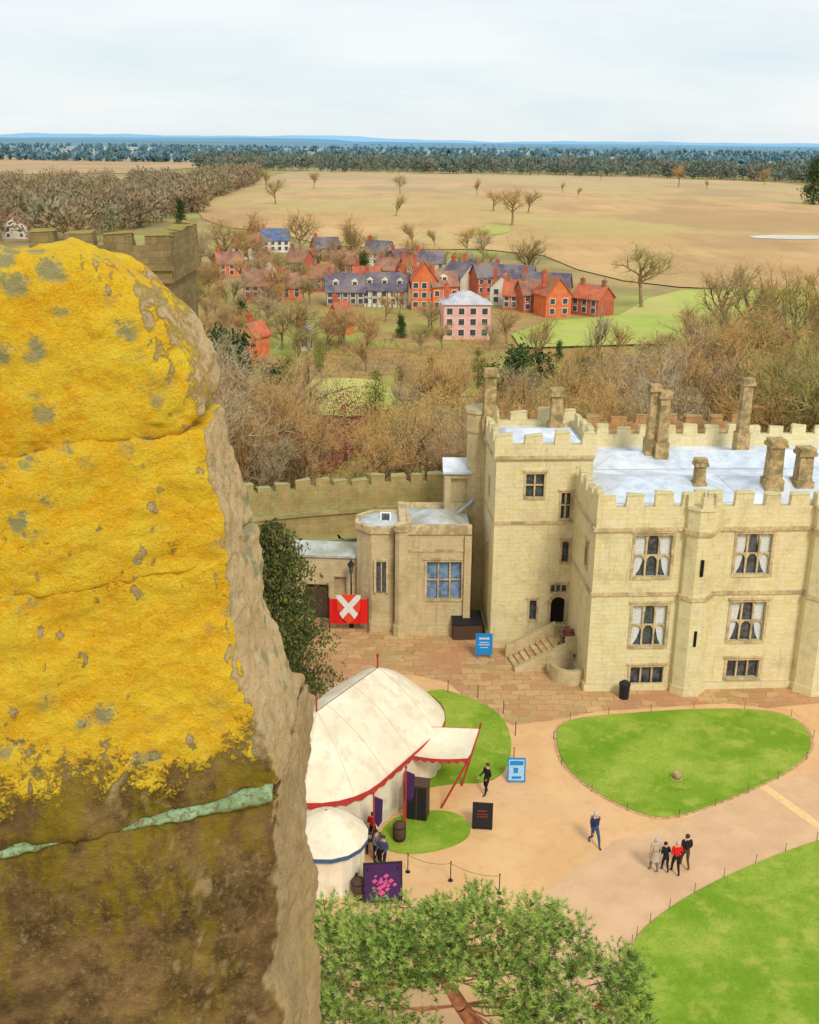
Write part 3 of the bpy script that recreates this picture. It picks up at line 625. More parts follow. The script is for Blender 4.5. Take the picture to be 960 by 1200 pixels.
mb=MB(); mb.ring(.3,1.4,[(6.9,1.98),(7.35,1.98),(7.36,1.7),(7.2,1.7)],8); mb.build('parapet',M['trim'],bx); mb=MB(); mb.ring(.3,1.4,[(7.21,1.69),(7.5,.3)],8); mb.build('roof',M['leadg'],bx)
mb=MB(); mb.box(-.1,.55,-.46,-.34,2.9,5.0); mb.build('window',M['glass'],bx)
mb=MB(); mb.box(-.25,-.1,-.5,-.3,2.8,5.1); mb.box(.55,.7,-.5,-.3,2.8,5.1); mb.box(-.1,.55,-.5,-.3,5.0,5.12); mb.box(.2,.27,-.5,-.33,2.9,5.0); mb.build('window_surround',M['trim'],bx)
sk=thing('skylight','white framed skylight on the bay roof','skylight',G(452,607,7.5)); mb=MB(Matrix.Rotation(R(40),4,'X')); mb.box(-.36,.36,-.4,.4,0,.08); mb.build('frame',M['white'],sk); mb=MB(Matrix.Rotation(R(40),4,'X')); mb.box(-.26,.26,-.3,.3,.08,.09); mb.build('pane',M['glass'],sk)
lw=thing('gate_passage','lower stone passage wall with lead roof behind the banner','building',G(420,728),R(-4)); 
mb=MB(); wall(mb,-13,0,0,4.7,[(-1.6,-.8,1.9,3.2),(-3.6,-2.0,0.02,2.6)]); mb.quad((-1.6,.3,1.9),(-.8,.3,1.9),(-.8,.3,3.2),(-1.6,.3,3.2)); mb.build('wall',M['castle2'],lw)
mb=MB(); mb.add([(-13,-.15,4.75),(.2,-.15,4.75),(.2,1.6,5.15),(-13,1.6,5.15),(-13,-.15,4.6),(.2,-.15,4.6)],[(0,1,2,3),(4,5,1,0)]); mb.build('roof',M['leadg'],lw)
mb=MB(); mb.box(-3.6,-2.0,.3,.34,0,2.6); mb.build('door',M['wood'],lw)
# ---- curtain wall, curving
P1=V(524,566,76); cwv=thing('curtain_wall','long mossy battlemented curtain wall behind the low buildings','wall',(P1.x,76,0),0)
mb=MB(); mc=MB(); p=Vector((0,0,0)); aa=6; rw=random.Random(8)
for k in range(12):
    aa+=2.6; L_=2.75; d=Vector((-math.cos(R(aa)),-math.sin(R(aa)),0)); e=p+d*L_
    mx=Matrix.Translation(e)@Matrix.Rotation(R(aa),4,'Z'); mb.M=mx; mc.M=mx
    mb.box(0,L_,0,.55,6.9,7.65+rw.uniform(-.1,.1))
    for (a,b) in ((.05,1.05),(1.4,2.42)): worn(mb,a+rw.uniform(-.1,.08),b+rw.uniform(-.1,.12),.01,.54,7.5,8.15+rw.uniform(-.28,.12),rw,rw.random()<.5)
    mb.box(0,L_+.05,-1.1,1.2,-5,6.0); mb.box(0,L_,-.02,.9,6.0,6.9); mb.box(0,L_+.1,-2.6,-1.1,-2,4.4)
    mc.box(0,L_+.05,-1.25,-1.08,6.0,6.3); mc.box(0,L_+.1,-2.75,-2.58,4.4,4.65)
    p=e
mb.build('wall',M['mossy'],cwv); mc.build('coping',M['mossy'],cwv)
sh=thing('stair_house','narrow stone stair house with pale sloping roof against the tower','building',(V(537,600,71.5).x,70.0,0),0)
mb=MB(); wall(mb,-1.0,1.1,0,10.2,[(-.6,.5,8.0,9.7)]); mb.quad((-1,3,0),(-1,0,0),(-1,0,10.2),(-1,3,10.2)); mb.quad((-.6,.33,8),(.5,.33,8),(.5,.33,9.7),(-.6,.33,9.7)); mb.build('wall',M['castle2'],sh)
mb=MB(); mb.add([(-1.15,-.2,10.2),(1.2,-.2,10.2),(1.2,1.6,10.7),(-1.15,1.6,10.7),(-1.15,-.2,10.05),(1.2,-.2,10.05)],[(0,1,2,3),(4,5,1,0),(4,0,3)]); mb.build('roof',M['lead'],sh)
mb=MB(); mb.tube((-1.2,-.4,6.4),(.9,-.3,8.3),.12); mb.tube((.9,-.3,8.3),(1.0,0,8.6),.12); mb.build('vent_pipe',plain('galvanised_metal',C(190,196,200),.4,.6),sh)
# ---- old tower upper left
px_r=V(200,300,45).x; zt=V(150,272,45).z
ot=thing('old_tower','brown lichened battlemented tower top behind the foreground stone','tower',(px_r,45,0))
TWd=V(200,280,45).x-V(34,280,45).x
mb=MB(); mb.box(-TWd+.15,-.15,.15,6,0,zt-2.0); mb.build('wall',M['oldtower'],ot)
mb=MB(); crenel(mb,-TWd,0,0,.7,zt-2.0,zt-.55,1.3,.45,.5,.0); mb.M=Matrix.Rotation(R(90),4,'Z'); crenel(mb,.7,6,0,.7,zt-2.0,zt-.55,1.2,.5,.5,.3); mb.M=None
mb.build('parapet',M['oldtower'],ot); mb=MB(); mb.box(-TWd,.12,-.12,.02,zt-1.5,zt-1.35); mb.build('string_course',M['oldtower'],ot)

# ---------------- village houses
brick={'red':nm('brick_red',C(206,114,84),C(184,96,70),.8),'orange':nm('brick_orange',C(236,134,82),C(216,114,70),.8),'pink':nm('pink_render',C(246,192,178),C(236,178,164),.6),'white':nm('white_render',C(240,232,216),C(224,214,198),.6),'brown':nm('brown_brick',C(172,132,108),C(150,112,90),.8)}
rf={'slate':nm('slate_roof',C(118,110,122),C(94,88,102),.7,c3=C(140,128,124),s3=.2),'tile':nm('tile_roof',C(212,120,86),C(182,98,70),.7,c3=C(164,118,90),s3=.2),'brown':nm('brown_roof',C(166,122,100),C(140,102,86),.7,c3=C(182,136,106),s3=.2),'blue':nm('blue_slate',C(110,124,158),C(90,104,136),.7),'grey':nm('grey_roof',C(208,204,206),C(180,178,184),.7)}
HR=random.Random(3)
def house(px,py,w,d,h,rh,rz,wc,rc,label,gable=False,nw=3,fl=2,ch=1,hipd=False,dorm=0,timber=False):
    if wc!='pink': k_=HR.uniform(.7,.84); w*=k_; d*=.78; h*=HR.uniform(.7,.85); rh*=HR.uniform(.8,1.0); rz+=HR.uniform(-35,35) if w<8.5 else HR.uniform(-12,12)
    g=G(px,py,-6); t=thing('house',label,'house',g,R(rz)); hw=w/2
    m=MB(); m.box(-hw,hw,0,d,0,h)
    if gable: m.add([(-hw,0,h),(hw,0,h),(0,0,h+rh)],[(0,1,2)]); m.add([(-hw,d,h),(hw,d,h),(0,d,h+rh)],[(0,2,1)])
    elif not hipd:
        m.add([(-hw,0,h),(-hw,d,h),(-hw,d/2,h+rh)],[(0,2,1)]); m.add([(hw,0,h),(hw,d,h),(hw,d/2,h+rh)],[(0,1,2)])
    m.build('wall',brick[wc],t)
    m=MB(); e=.35
    if gable:
        zz=h-e*rh/hw
        for s in (-1,1): m.add([(s*(hw+e),-e,zz),(s*(hw+e),d+e,zz),(0,d+e,h+rh),(0,-e,h+rh),(s*(hw+e),-e,zz+.25),(s*(hw+e),d+e,zz+.25),(0,d+e,h+rh+.25),(0,-e,h+rh+.25)],[(0,1,2,3),(4,5,6,7),(0,4,7,3),(0,1,5,4)])
    elif hipd:
        i=min(hw*.8,d/2); m.add([(-hw-e,-e,h),(hw+e,-e,h),(hw+e,d+e,h),(-hw-e,d+e,h),(-hw+i,d/2,h+rh),(hw-i,d/2,h+rh)],[(0,1,5,4),(1,2,5),(2,3,4,5),(3,0,4)])
    else:
        zz=h-e*rh/(d/2)
        for a_,b_ in ((-e,d/2),(d+e,d/2)): m.add([(-hw-e,a_,zz),(hw+e,a_,zz),(hw+e,b_,h+rh),(-hw-e,b_,h+rh),(-hw-e,a_,zz+.25),(hw+e,a_,zz+.25),(hw+e,b_,h+rh+.25),(-hw-e,b_,h+rh+.25)],[(0,1,2,3),(4,5,6,7),(0,1,5,4),(0,4,7,3),(1,2,6,5)])
    ro=m.build('roof',rf[rc],t)
    for k in range(ch):
        cx=(-hw+.8 if k==0 else hw-.8)
        m=MB(); m.box(cx-.45,cx+.45,d/2-.4,d/2+.4,h+rh*.4,h+rh+1.3); m.box(cx-.52,cx+.52,d/2-.47,d/2+.47,h+rh+1.3,h+rh+1.45); m.tube((cx,d/2,h+rh+1.45),(cx,d/2,h+rh+1.9),.14); m.build('chimney',brick['red' if wc!='red' else 'brown'],ro)
    for f in range(fl):
        z=.8+f*(h-.6)/fl
        for k in range(nw):
            x=-hw+w*(k+.5)/nw; ww=min(.55,w/nw*.3)
            m=MB(); m.box(x-ww-.12,x+ww+.12,-.06,.02,z-.1,z+1.3); o=m.build('window',M['white'],t); m=MB(); m.box(x-ww,x+ww,-.08,-.05,z,z+1.17); m.build('pane',M['glass'],o)
    for k in range(dorm):
        x=-hw+w*(k+.5)/dorm; yb=d*.16; zb=h+rh*.3
        m=MB(); m.box(x-.7,x+.7,yb,yb+1.6,zb-.3,zb+1.0); m.add([(x-.85,yb-.15,zb+1),(x+.85,yb-.15,zb+1),(x,yb-.15,zb+1.6),(x-.85,yb+1.8,zb+1),(x+.85,yb+1.8,zb+1),(x,yb+1.8,zb+1.6)],[(0,1,2),(0,2,5,3),(1,4,5,2)]); o=m.build('dormer',brick['white'],ro)
        m=MB(); m.box(x-.45,x+.45,yb-.04,yb+.02,zb,zb+.85); m.build('dormer_window',M['glass'],t)
    if timber:
        m=MB()
        for k in range(int(w/1.2)+1): x=-hw+.1+k*1.2; m.box(x-.1,x+.1,-.05,.02,0,h)
        m.box(-hw,hw,-.055,.02,h*.48,h*.48+.2); m.build('timber_frame',M['wood'],t)
    return t
HS=[(547,398,9.2,8,6.8,2.2,4,'pink','grey','pink rendered house with pale hipped roof',dict(hipd=True,nw=4,fl=3,ch=2)),
(497,364,8,8,9,4.4,-6,'orange','tile','orange brick house with steep front gable and white windows',dict(gable=True,nw=3,fl=3)),
(522,364,8,7,8,3.4,-4,'orange','brown','orange brick house between the gabled house and pink house',dict(nw=3,fl=2,dorm=1)),
(405,360,12,8,5,3.6,5,'brown','slate','left half of the long dark roofed village house',dict(nw=5,dorm=2,ch=2)),
(450,360,13,8,5.2,3.8,2,'white','slate','long white house with dark roof and dormers left of the orange gable',dict(nw=5,dorm=3,ch=2,timber=True)),
(600,345,13,8,4.5,3.5,-18,'brown','slate','long dark slate roofed building above the red brick row',dict(nw=5,ch=1)),
(636,352,15,8,4,3.6,-20,'brown','slate','second long slate roofed building right of the first',dict(nw=4,ch=1)),
(606,364,9,7,5,3,-10,'red','tile','red brick house with tiled roof right of the pink house',dict(nw=4)),
(628,366,8,7,5,3,-12,'red','brown','red brick house with brown roof in the right row',dict(nw=3)),
(654,372,8,9,6,4,-14,'orange','tile','orange brick gable end house near the right end of the row',dict(gable=True,nw=2)),
(684,370,9,8,5.5,3,-24,'red','tile','rightmost red brick house of the village',dict(nw=3,ch=2)),
(530,343,8,8,6,3,-30,'white','slate','white house with dark roof behind the orange gabled house',dict(nw=3)),
(552,338,7,7,6,3,-10,'white','slate','white gabled house with slate roof above the pink house',dict(gable=True,nw=2)),
(573,346,8,7,5.5,3,-10,'red','slate','red brick house with slate roof right above the pink house',dict(nw=3)),
(588,358,7,6,5,3,10,'white','tile','small white house with tile roof right behind the pink house',dict(gable=True,nw=2)),
(505,326,10,7,5,3,8,'white','slate','pale house with dark roof behind the dormered house',dict(nw=3)),
(486,338,8,7,6,3.6,8,'white','tile','white gabled house with tile roof above the orange gable',dict(gable=True,nw=2)),
(476,320,10,7,5,3.2,20,'brown','slate','brown house with dark roof near the field edge',dict(nw=3)),
(450,334,9,7,5,3.2,-5,'red','brown','red house with brown roof behind the long white house',dict(nw=3,ch=2)),
(440,312,11,7,5,3.4,6,'white','slate','white house with dark roof near the bare tree',dict(nw=3)),
(403,322,10,7,4.6,3.4,0,'red','brown','brown roofed red house left of centre in the village',dict(nw=3)),
(385,306,10,7,5,3.2,-12,'orange','slate','orange house with slate roof at the back of the village',dict(nw=3)),
(374,342,8,7,5,3.2,14,'red','tile','tile roofed red cottage left of the long brown house',dict(nw=3)),
(345,322,9,7,5,3.4,-8,'red','brown','red cottage with brown roof right of the white cottage',dict(nw=3)),
(324,296,13,10,5,4,2,'white','blue','wide barn with blue slate roof at the left of the village',dict(nw=4,ch=1)),
(288,304,10,7,5.4,3.4,5,'white','tile','white house with red tile roof at the left end of the village',dict(nw=3,ch=2)),
(316,335,8,7,4.8,3.2,-10,'white','tile','white cottage with tile roof below the blue barn',dict(gable=True,nw=2)),
(272,325,9,7,5,3.2,10,'orange','brown','orange cottage beside the leftmost trees',dict(nw=3)),
(300,352,8,7,4.8,3.2,-6,'red','brown','red cottage with brown roof below the white cottage',dict(nw=3)),
(342,352,7,7,4.5,3.2,25,'orange','brown','orange cottage turned sideways near the left trees',dict(nw=2)),
(391,393,5.5,6,3.4,3.8,0,'orange','tile','small orange gabled cottage in front of the long houses',dict(gable=True,nw=1,fl=1)),
(357,411,4,5,3.6,1.8,10,'white','grey','small white house among the bare trees',dict(gable=True,nw=1,ch=1)),
(291,426,4.4,5,6,2.4,0,'orange','tile','tall narrow orange brick house in the left wood',dict(gable=True,nw=1,ch=1)),
(18,280,12,8,5.5,4.5,12,'white','tile','white gabled house at the far left edge',dict(gable=True,nw=2)),
(-2,276,12,8,5.5,4.5,-5,'red','tile','tile roofed house cut by the left edge',dict(nw=2)),
(428,345,9,7,5,3,0,'orange','tile','orange cottage squeezed behind the long brown house',dict(nw=2))]
for a in HS: house(*a[:10],**a[10])
for px,py,h,lab in ((282,436,9,'bare tree just left of the tall narrow orange house'),(350,420,7,'bare tree left of the small white house in the wood'),(366,422,6,'bare tree right of the small white house in the wood'),(384,402,6,'bare tree left of the small orange gabled cottage'),(400,404,6,'bare tree right of the small orange gabled cottage'),(518,412,6,'bare tree at the front left corner of the pink house'),(574,412,6,'bare tree at the front right corner of the pink house')):
    put_tree(random.randrange(4),G(px,py,-6),h,lab,None,w=1.3)

# ---------------- tent
TA=Vector((-1.55,50.8,0)); TB=Vector((-4.3,46.2,0)); TR=3.5
def stad(r,n=14):
    d=(TB-TA).normalized(); a0=math.atan2(d.y,d.x); out=[]
    for k in range(n+1): out.append((TA,a0+math.pi/2+math.pi*k/n))
    for k in range(n+1): out.append((TB,a0-math.pi/2+math.pi*k/n))
    res=[]
    for i,(c,a) in enumerate(out):
        res.append((c,Vector((math.cos(a),math.sin(a),0))))
        if i==n:
            for j in range(1,7): res.append((TA.lerp(TB,j/7),Vector((math.cos(a0-math.pi/2),math.sin(a0-math.pi/2),0))))
    for j in range(1,7): res.append((TB.lerp(TA,j/7),Vector((math.cos(a0+math.pi/2),math.sin(a0+math.pi/2),0))))
    return res
ring=stad(TR); n_=len(ring)
tent=thing('marquee_tent','large cream oval marquee with red trim in the courtyard','tent',(-3,48.5,0)); off=Matrix.Translation((3,-48.5,0))
mb=MB(off); S=14; vs=[]
for j in range(S+1):
    s=j/S
    for i,(c,d) in enumerate(ring):
        sag=.022*math.sin(math.pi*s)*(1 if i%3 else -1.4)
        wv=.05*noise.noise(Vector((c.x+d.x*3*s,c.y+d.y*3*s,0))*.9)*s
        p=c+d*(TR*s+.02); vs.append((p.x,p.y,2.6+2.75*(.5*(1-s)+.5*(1-s**1.9))-sag+wv))
mb.add(vs,[(j*n_+i,(j+1)*n_+i,(j+1)*n_+(i+1)%n_,j*n_+(i+1)%n_) for j in range(S) for i in range(n_)]); roofo=mb.build('roof',M['canvas'],tent,True)
for i in range(0,n_,3):
    pr=None; mb=MB(off)
    for j in range(S+1):
        q=Vector(vs[j*n_+i])+Vector((0,0,.01))
        if pr is not None: mb.tube(pr,q,.012,.012,4,False)
        pr=q
    mb.build('seam',nm('tent_seam',C(222,196,168),C(210,184,154),3),roofo)
mb=MB(off)
for i in range(n_):
    (c,d),(c2,d2)=ring[i],ring[(i+1)%n_]; p=c+d*(TR+.05);q=c2+d2*(TR+.05); m_=(p+q)/2
    mb.add([(p.x,p.y,2.66),(q.x,q.y,2.66),(q.x,q.y,2.42),(m_.x,m_.y,2.28),(p.x,p.y,2.42)],[(0,1,2,3,4)])
mb.build('valance',M['redtrim'],roofo)
mb=MB(off); vs=[]
for z in (2.55,0.03):
    for i,(c,d) in enumerate(ring):
        for e in (0,1):
            r=TR-.12+(.07 if e else -.03); p=c+d*r+Vector((-d.y,d.x,0))*(.12 if e else -.12); vs.append((p.x,p.y,z))
k_=2*n_; mb.add(vs,[(i,(i+1)%k_,k_+(i+1)%k_,k_+i) for i in range(k_)]); mb.build('side_wall',M['canvas'],tent,True)
for c in (TA,TB):
    mb=MB(off); mb.tube((c.x,c.y,5.2),(c.x,c.y,6.0),.05); mb.ball((c.x,c.y,6.05),.09,.09,.12); mb.build('pole_top',M['redpole'],tent)
aw=thing('tent_awning','cream awning with red edging held out by slanted red poles','awning',G(520,900,0))
ao=Matrix.Translation(-G(520,900,0)); q=[G(474,884,2.55),G(503,852,2.9),G(562,854,3.0),G(550,889,2.6)]
mb=MB(ao); vs=[];N_=8
for j in range(N_+1):
    for i in range(N_+1):
        u=i/N_;v=j/N_; p=(q[0]*(1-u)+q[3]*u)*(1-v)+(q[1]*(1-u)+q[2]*u)*v; p=p.copy(); p.z-=.34*math.sin(math.pi*u)*math.sin(math.pi*v); p.z-=.16*math.sin(math.pi*u)*(1-v)
        vs.append(p)
mb.add(vs,[(j*9+i,j*9+i+1,j*9+i+10,j*9+i+9) for j in range(8) for i in range(8)]); mb.build('cloth',M['canvas'],aw,True)
mb=MB(ao); E1=[vs[i] for i in range(9)]; E2=[vs[i*9+8] for i in range(9)]; E3=[vs[72+i] for i in range(8,-1,-1)]
for E in (E1,E2,E3):
    for a,b in zip(E,E[1:]):
        m_=(a+b)/2; mb.add([a+Vector((0,0,.03)),b+Vector((0,0,.03)),b-Vector((0,0,.12)),m_-Vector((0,0,.26)),a-Vector((0,0,.12))],[(0,1,2,3,4)])
mb.build('valance',M['redtrim'],aw)
for tp,ft in ((q[3],G(517,947)),(q[2],G(541,921)),(q[0],G(474,968))):
    mb=MB(ao); mb.tube(ft,tp+(tp-ft)*.1,.055); mb.build('pole',M['redpole'],aw)
sc=G(382,1040)
pt=thing('small_pavilion','small round cream pavilion with blue edged roof beside the marquee','tent',sc)
mb=MB(); mb.ring(0,.8,[(2.2,1.85),(2.65,1.35),(3.05,.8),(3.4,.05)],16,cap=False); pr=mb.build('roof',M['canvas'],pt)
mb=MB(); mb.ring(0,.8,[(2.0,1.87),(2.2,1.87)],16,cap=False); mb.build('valance',M['canvasb'],pr)
mb=MB(); vs=[]
for z in (0,2.1):
    for i in range(40): a=i*math.pi/20; r=1.62+(.06 if i%2 else 0); vs.append((r*math.cos(a),.8+r*math.sin(a),z))
mb.add(vs,[(i,(i+1)%40,40+(i+1)%40,40+i) for i in range(40)]); mb.build('side_wall',M['canvas'],pt)
for px,py,h,lab in ((475,978,3.6,'red pole with pennant standing at the marquee front'),(438,1005,3.4,'red pole with purple pennant between the two tents')):
    g=G(px,py); t=thing('flag_pole',lab,'pole',g); mb=MB(); mb.tube((0,0,0),(0,0,h),.04); mb.ball((0,0,h+.05),.07,.07,.09); mb.build('pole',M['redpole'],t)
    mb=MB(); mb.add([(.04,0,h-.15),(.42,-.06,h-.3),(.38,.03,h-1.5),(.2,0,h-1.8),(.04,0,h-1.5)],[(0,1,2,3,4)]); mb.build('banner',M['purple'],t)
def cab(px,py,w,h,d,lab,doors=2,mat='wood'):
    t=thing('cabinet',lab,'cabinet',G(px,py),R(-12)); m=MB(); m.box(-w/2,w/2,0,d,0,h); m.box(-w/2-.05,w/2+.05,-.05,d+.05,h,h+.07); m.build('body',M[mat],t)
    for k in range(doors):
        x0=-w/2+w*k/doors+.04; m=MB(); m.box(x0,x0+w/doors-.08,-.03,-.002,.08,h-.08); m.build('door',M['black'],t)
cab(488,962,1.0,1.9,.7,'dark wooden kiosk cabinet in front of the marquee'); cab(455,945,.9,1.1,.6,'low dark counter inside the marquee front opening',1)
t=thing('serving_table','dark table with boxes beside the marquee opening','table',G(430,998),R(8)); mb=MB(); mb.box(-.7,.7,-.3,.3,.72,.78); mb.build('tabletop',M['wood'],t)
for x in(-.62,.62):
    for y in(-.24,.24): mb=MB(); mb.box(x-.04,x+.04,y-.04,y+.04,0,.72); mb.build('leg',M['wood'],t)
for i,(x,cc) in enumerate(((-.4,'red'),(.1,'white'),(.45,'blue'))):
    b=thing('goods_box',['red box at the left of the dark table','white box in the middle of the dark table','blue box at the right of the dark table'][i],'box',G(430,998)+Vector((x,0,.78))); mb=MB(); mb.box(-.13,.13,-.1,.1,0,.2); mb.build('carton',M[cc],b); mb=MB(); mb.box(-.14,.14,-.11,.11,.2,.23); mb.build('lid',M['wood'],b)
for px,py,lab in ((420,1052,'wooden barrel at the foot of the small pavilion'),(412,1040,'wooden barrel behind the one by the small pavilion'),(468,985,'wooden barrel beside the marquee front pole')):
    t=thing('barrel',lab,'barrel',G(px,py)); mb=MB(); mb.ring(0,0,[(0,.24),(.25,.31),(.5,.33),(.75,.31),(.95,.25)],14); mb.build('staves',M['wood'],t,True)
    for z in(.18,.78): mb=MB(); mb.ring(0,0,[(z,.318),(z+.06,.322)],14,cap=False); mb.build('hoop',M['black'],t)
t=thing('wooden_bin','dark wooden storage box against the low range','box',G(548,750),R(5)); mb=MB(); mb.box(-.95,.95,0,1.3,0,1.15); mb.build('body',M['wood'],t); mb=MB(); mb.add([(-1,-.08,1.15),(1,-.08,1.15),(1,1.35,1.5),(-1,1.35,1.5),(-1,-.08,1.08),(1,-.08,1.08)],[(0,1,2,3),(4,5,1,0)]); mb.build('lid',M['black'],t)
t=thing('litter_bin','black litter bin at the foot of the castle range','bin',G(731,818)); mb=MB(); mb.ring(0,0,[(0,.28),(.9,.32)],12); mb.build('body',M['black'],t); mb=MB(); mb.ring(0,0,[(.9,.35),(1.0,.33),(1.15,.12)],12); mb.build('lid',M['black'],t)
def board(px,py,w,h,z0,mat,fr,lab,rz=0,deco=None,leg=True,ink='white'):
    t=thing('sign_board',lab,'sign',G(px,py),R(rz)); m=MB(Matrix.Rotation(R(-8),4,'X')); m.box(-w/2,w/2,-.02,.02,z0,z0+h); p=m.build('panel',mat,t)
    m=MB(Matrix.Rotation(R(-8),4,'X'))
    for a,b,c,d in ((-w/2-.06,-w/2,z0-.06,z0+h+.06),(w/2,w/2+.06,z0-.06,z0+h+.06),(-w/2,w/2,z0-.06,z0),(-w/2,w/2,z0+h,z0+h+.06)): m.box(a,b,-.04,.04,c,d)
    m.build('frame',fr,t)
    if leg:
        for s in(-1,1): m=MB(); m.tube((s*w*.42,0,0),(s*w*.42,.05,z0+.1),.03); m.tube((s*w*.42,.5,0),(s*w*.42,.18,z0+h*.9),.025); m.build('leg',fr,t)
    if deco:
        m=MB(Matrix.Rotation(R(-8),4,'X'))
        for a,b,c,d in deco: m.box(a*w,b*w,-.028,-.022,z0+c*h,z0+d*h)
        m.build('print',M[ink],p)
    return t
def letters(rows,seed):
    r=random.Random(seed); out=[]
    for (z,hh,x0,x1) in rows:
        x=x0
        while x<x1:
            w=r.uniform(.03,.08); out.append((x,min(x+w,x1),z,z+hh)); x+=w+.03
    return out
board(567,772,.95,1.25,.35,M['blue'],M['blue'],'bright blue sign with white lines beside the tower steps',0,letters([(.74,.1,-.34,.34),(.56,.05,-.3,.3),(.44,.05,-.36,.36),(.3,.04,-.25,.25)],1))
board(605,917,.8,1.15,.12,M['paleblue'],M['blue'],'sign board with pale blue poster in a blue frame beside a standing person',0,[(-.42,.42,.72,.92),(-.3,.3,.08,.2),(-.2,.1,.35,.6)],ink='blue')
board(565,972,.85,1.2,.1,M['black'],M['black'],'black sign board on the sandy path',-5,letters([(.68,.05,-.25,.25),(.55,.03,-.3,.3),(.45,.03,-.3,.3)],3),ink='redpole')
t=board(449,1060,1.55,1.7,.2,M['purple'],M['black'],'large purple banner board with pink print near the pavilion',6)
mb=MB(Matrix.Rotation(R(-8),4,'X')); rk=random.Random(12)
for k in range(16):
    a=k*2.4; rad=.08+.024*k; cx=math.cos(a)*rad*1.3;cz=1.0+math.sin(a)*rad; w_=rk.uniform(.05,.16); mb.add([(cx-w_,-.03-.0006*k,cz),(cx,-.03-.0006*k,cz-w_*.9),(cx+w_*1.2,-.03-.0006*k,cz+.02),(cx+.02,-.03-.0006*k,cz+w_)],[(0,1,2,3)])
mb.build('print',M['pink'],t)
t=thing('heraldic_banner','red banner with white saltire shield hung on a rail by the lamp','banner',G(409,742),R(0))
mb=MB(); N_=12
for k in range(N_):
    x0=-1.25+2.5*k/N_;x1=-1.25+2.5*(k+1)/N_; y0=.04*math.sin(k*1.7);y1=.04*math.sin((k+1)*1.7); mb.quad((x0,y0,.7),(x1,y1,.7),(x1,y1,2.45),(x0,y0,2.45))
cl=mb.build('cloth',M['red'],t,True)
shp=[(-.8,2.8),(.8,2.8),(.76,1.75),(.42,1.1),(0,.7),(-.42,1.1),(-.76,1.75)]
mb=MB(); mb.add([(x,-.10,z) for x,z in shp]+[(x,-.07,z) for x,z in shp],[tuple(range(6,-1,-1))]+[(i,(i+1)%7,7+(i+1)%7,7+i) for i in range(7)]); mb.build('shield',plain('shield_orange',C(238,80,40),.7,c2=C(228,70,36)),t)
mb=MB(); 
for s in(-1,1): mb.add([(s*-.79,-.115-.002*s,2.55),(s*-.79,-.115-.002*s,2.79),(s*-.5,-.115-.002*s,2.79),(s*.62,-.115-.002*s,1.45),(s*.4,-.115-.002*s,1.08)],[(0,1,2,3,4)])
mb.build('saltire',M['white'],t)
for s in(-1,1): mb=MB(); mb.tube((s*1.27,.05,0),(s*1.27,.05,2.5),.04); mb.build('post',M['wood'],t)
t=thing('street_lamp','black lamp post with glazed lantern behind the red banner','lamp',G(412,735)); mb=MB(); mb.ring(0,0,[(0,.16),(.5,.14),(.55,.07),(3.9,.05)],8); mb.build('post',M['black'],t); mb=MB(); mb.ring(0,0,[(3.9,.12),(4.5,.22)],6); mb.build('lantern',M['glass'],t); mb=MB(); mb.ring(0,0,[(4.5,.28),(4.75,.08),(4.9,.03)],6); mb.build('lantern_cap',M['black'],t)
t=thing('marker_stone','small dark stone marker in the heart shaped lawn','stone',G(793,912,.07)); mb=MB(); mb.ring(0,0,[(0,.25),(.3,.22),(.42,.14)],7); mb.build('stone',M['chim'],t,True)
mb=MB(); mb.ring(0,0,[(-.01,.3),(.03,.3)],7); mb.build('plinth',M['trim'],t)
rp0=None; RL=[(478,1022),(528,1032),(585,1047),(455,1175)]
for px,py in RL:
    g=G(px,py)
    if rp0 is None:
        rp0=thing('rope_post','slim dark rope barrier post near the pavilion','post',g,0,'rope barrier posts'); mb=MB(); mb.ring(0,0,[(0,.12),(.04,.11),(.05,.025),(.95,.02)],8); mb.build('stem',M['black'],rp0); mb=MB(); mb.ball((0,0,.98),.04,.04,.04); mb.build('knob',M['black'],rp0)
    else: dup(rp0,g)
def rope(pts,lab,sag=.2,r=.015,top=.9):
    mb=MB()
    for a,b in zip(pts,pts[1:]):
        pr=None
        for k in range(9):
            t=k/8; p=a.lerp(b,t); p.z+=top-sag*4*t*(1-t)
            if pr is not None: mb.tube(pr,p,r,r,5,False)
            pr=p
    return tag(mb.build('barrier_rope',M['wood']),lab,'rope')
rope([G(*p) for p in RL[:3]],'sagging rope between the slim posts near the pavilion',r=.01)
hp2=[c0+(p-c0)*1.03 for p in hp]; fp=None; last=None; L2=[]
for p in hp2+[hp2[0]]:
    if last is None or (p-last).length>2.2: L2.append(Vector((p.x,p.y,0))); last=p
for p in L2:
    if fp is None:
        fp=thing('lawn_post','short dark post edging the heart shaped lawn','post',p,0,'posts round the heart shaped lawn'); mb=MB(); mb.tube((0,0,0),(0,0,.42),.015,.012,6); mb.build('stake',M['wood'],fp); mb=MB(); mb.ball((0,0,.44),.024,.024,.024,6,4); mb.build('finial',M['wood'],fp)
    else: dup(fp,p)
rope(L2+[L2[0]],'thin rope strung round the heart shaped lawn',.07,.004,.4)
L3=PX([(525,812),(560,818),(590,836),(604,862),(602,892)])
for p in L3: dup(fp,p,0,1.8,'short dark post edging the lawn behind the marquee','posts round the tent lawn')
L4=[p for p in [c1+(p-c1)*1.015 for p in lp] if 20<p.y<45 and proj(p)[0]<1000 and proj(p)[0]>700]
L4=[Vector((p.x,p.y,0)) for p in L4][::2]
for p in L4: dup(fp,p,0,1,'short dark post edging the round lawn','posts round the lower lawn')

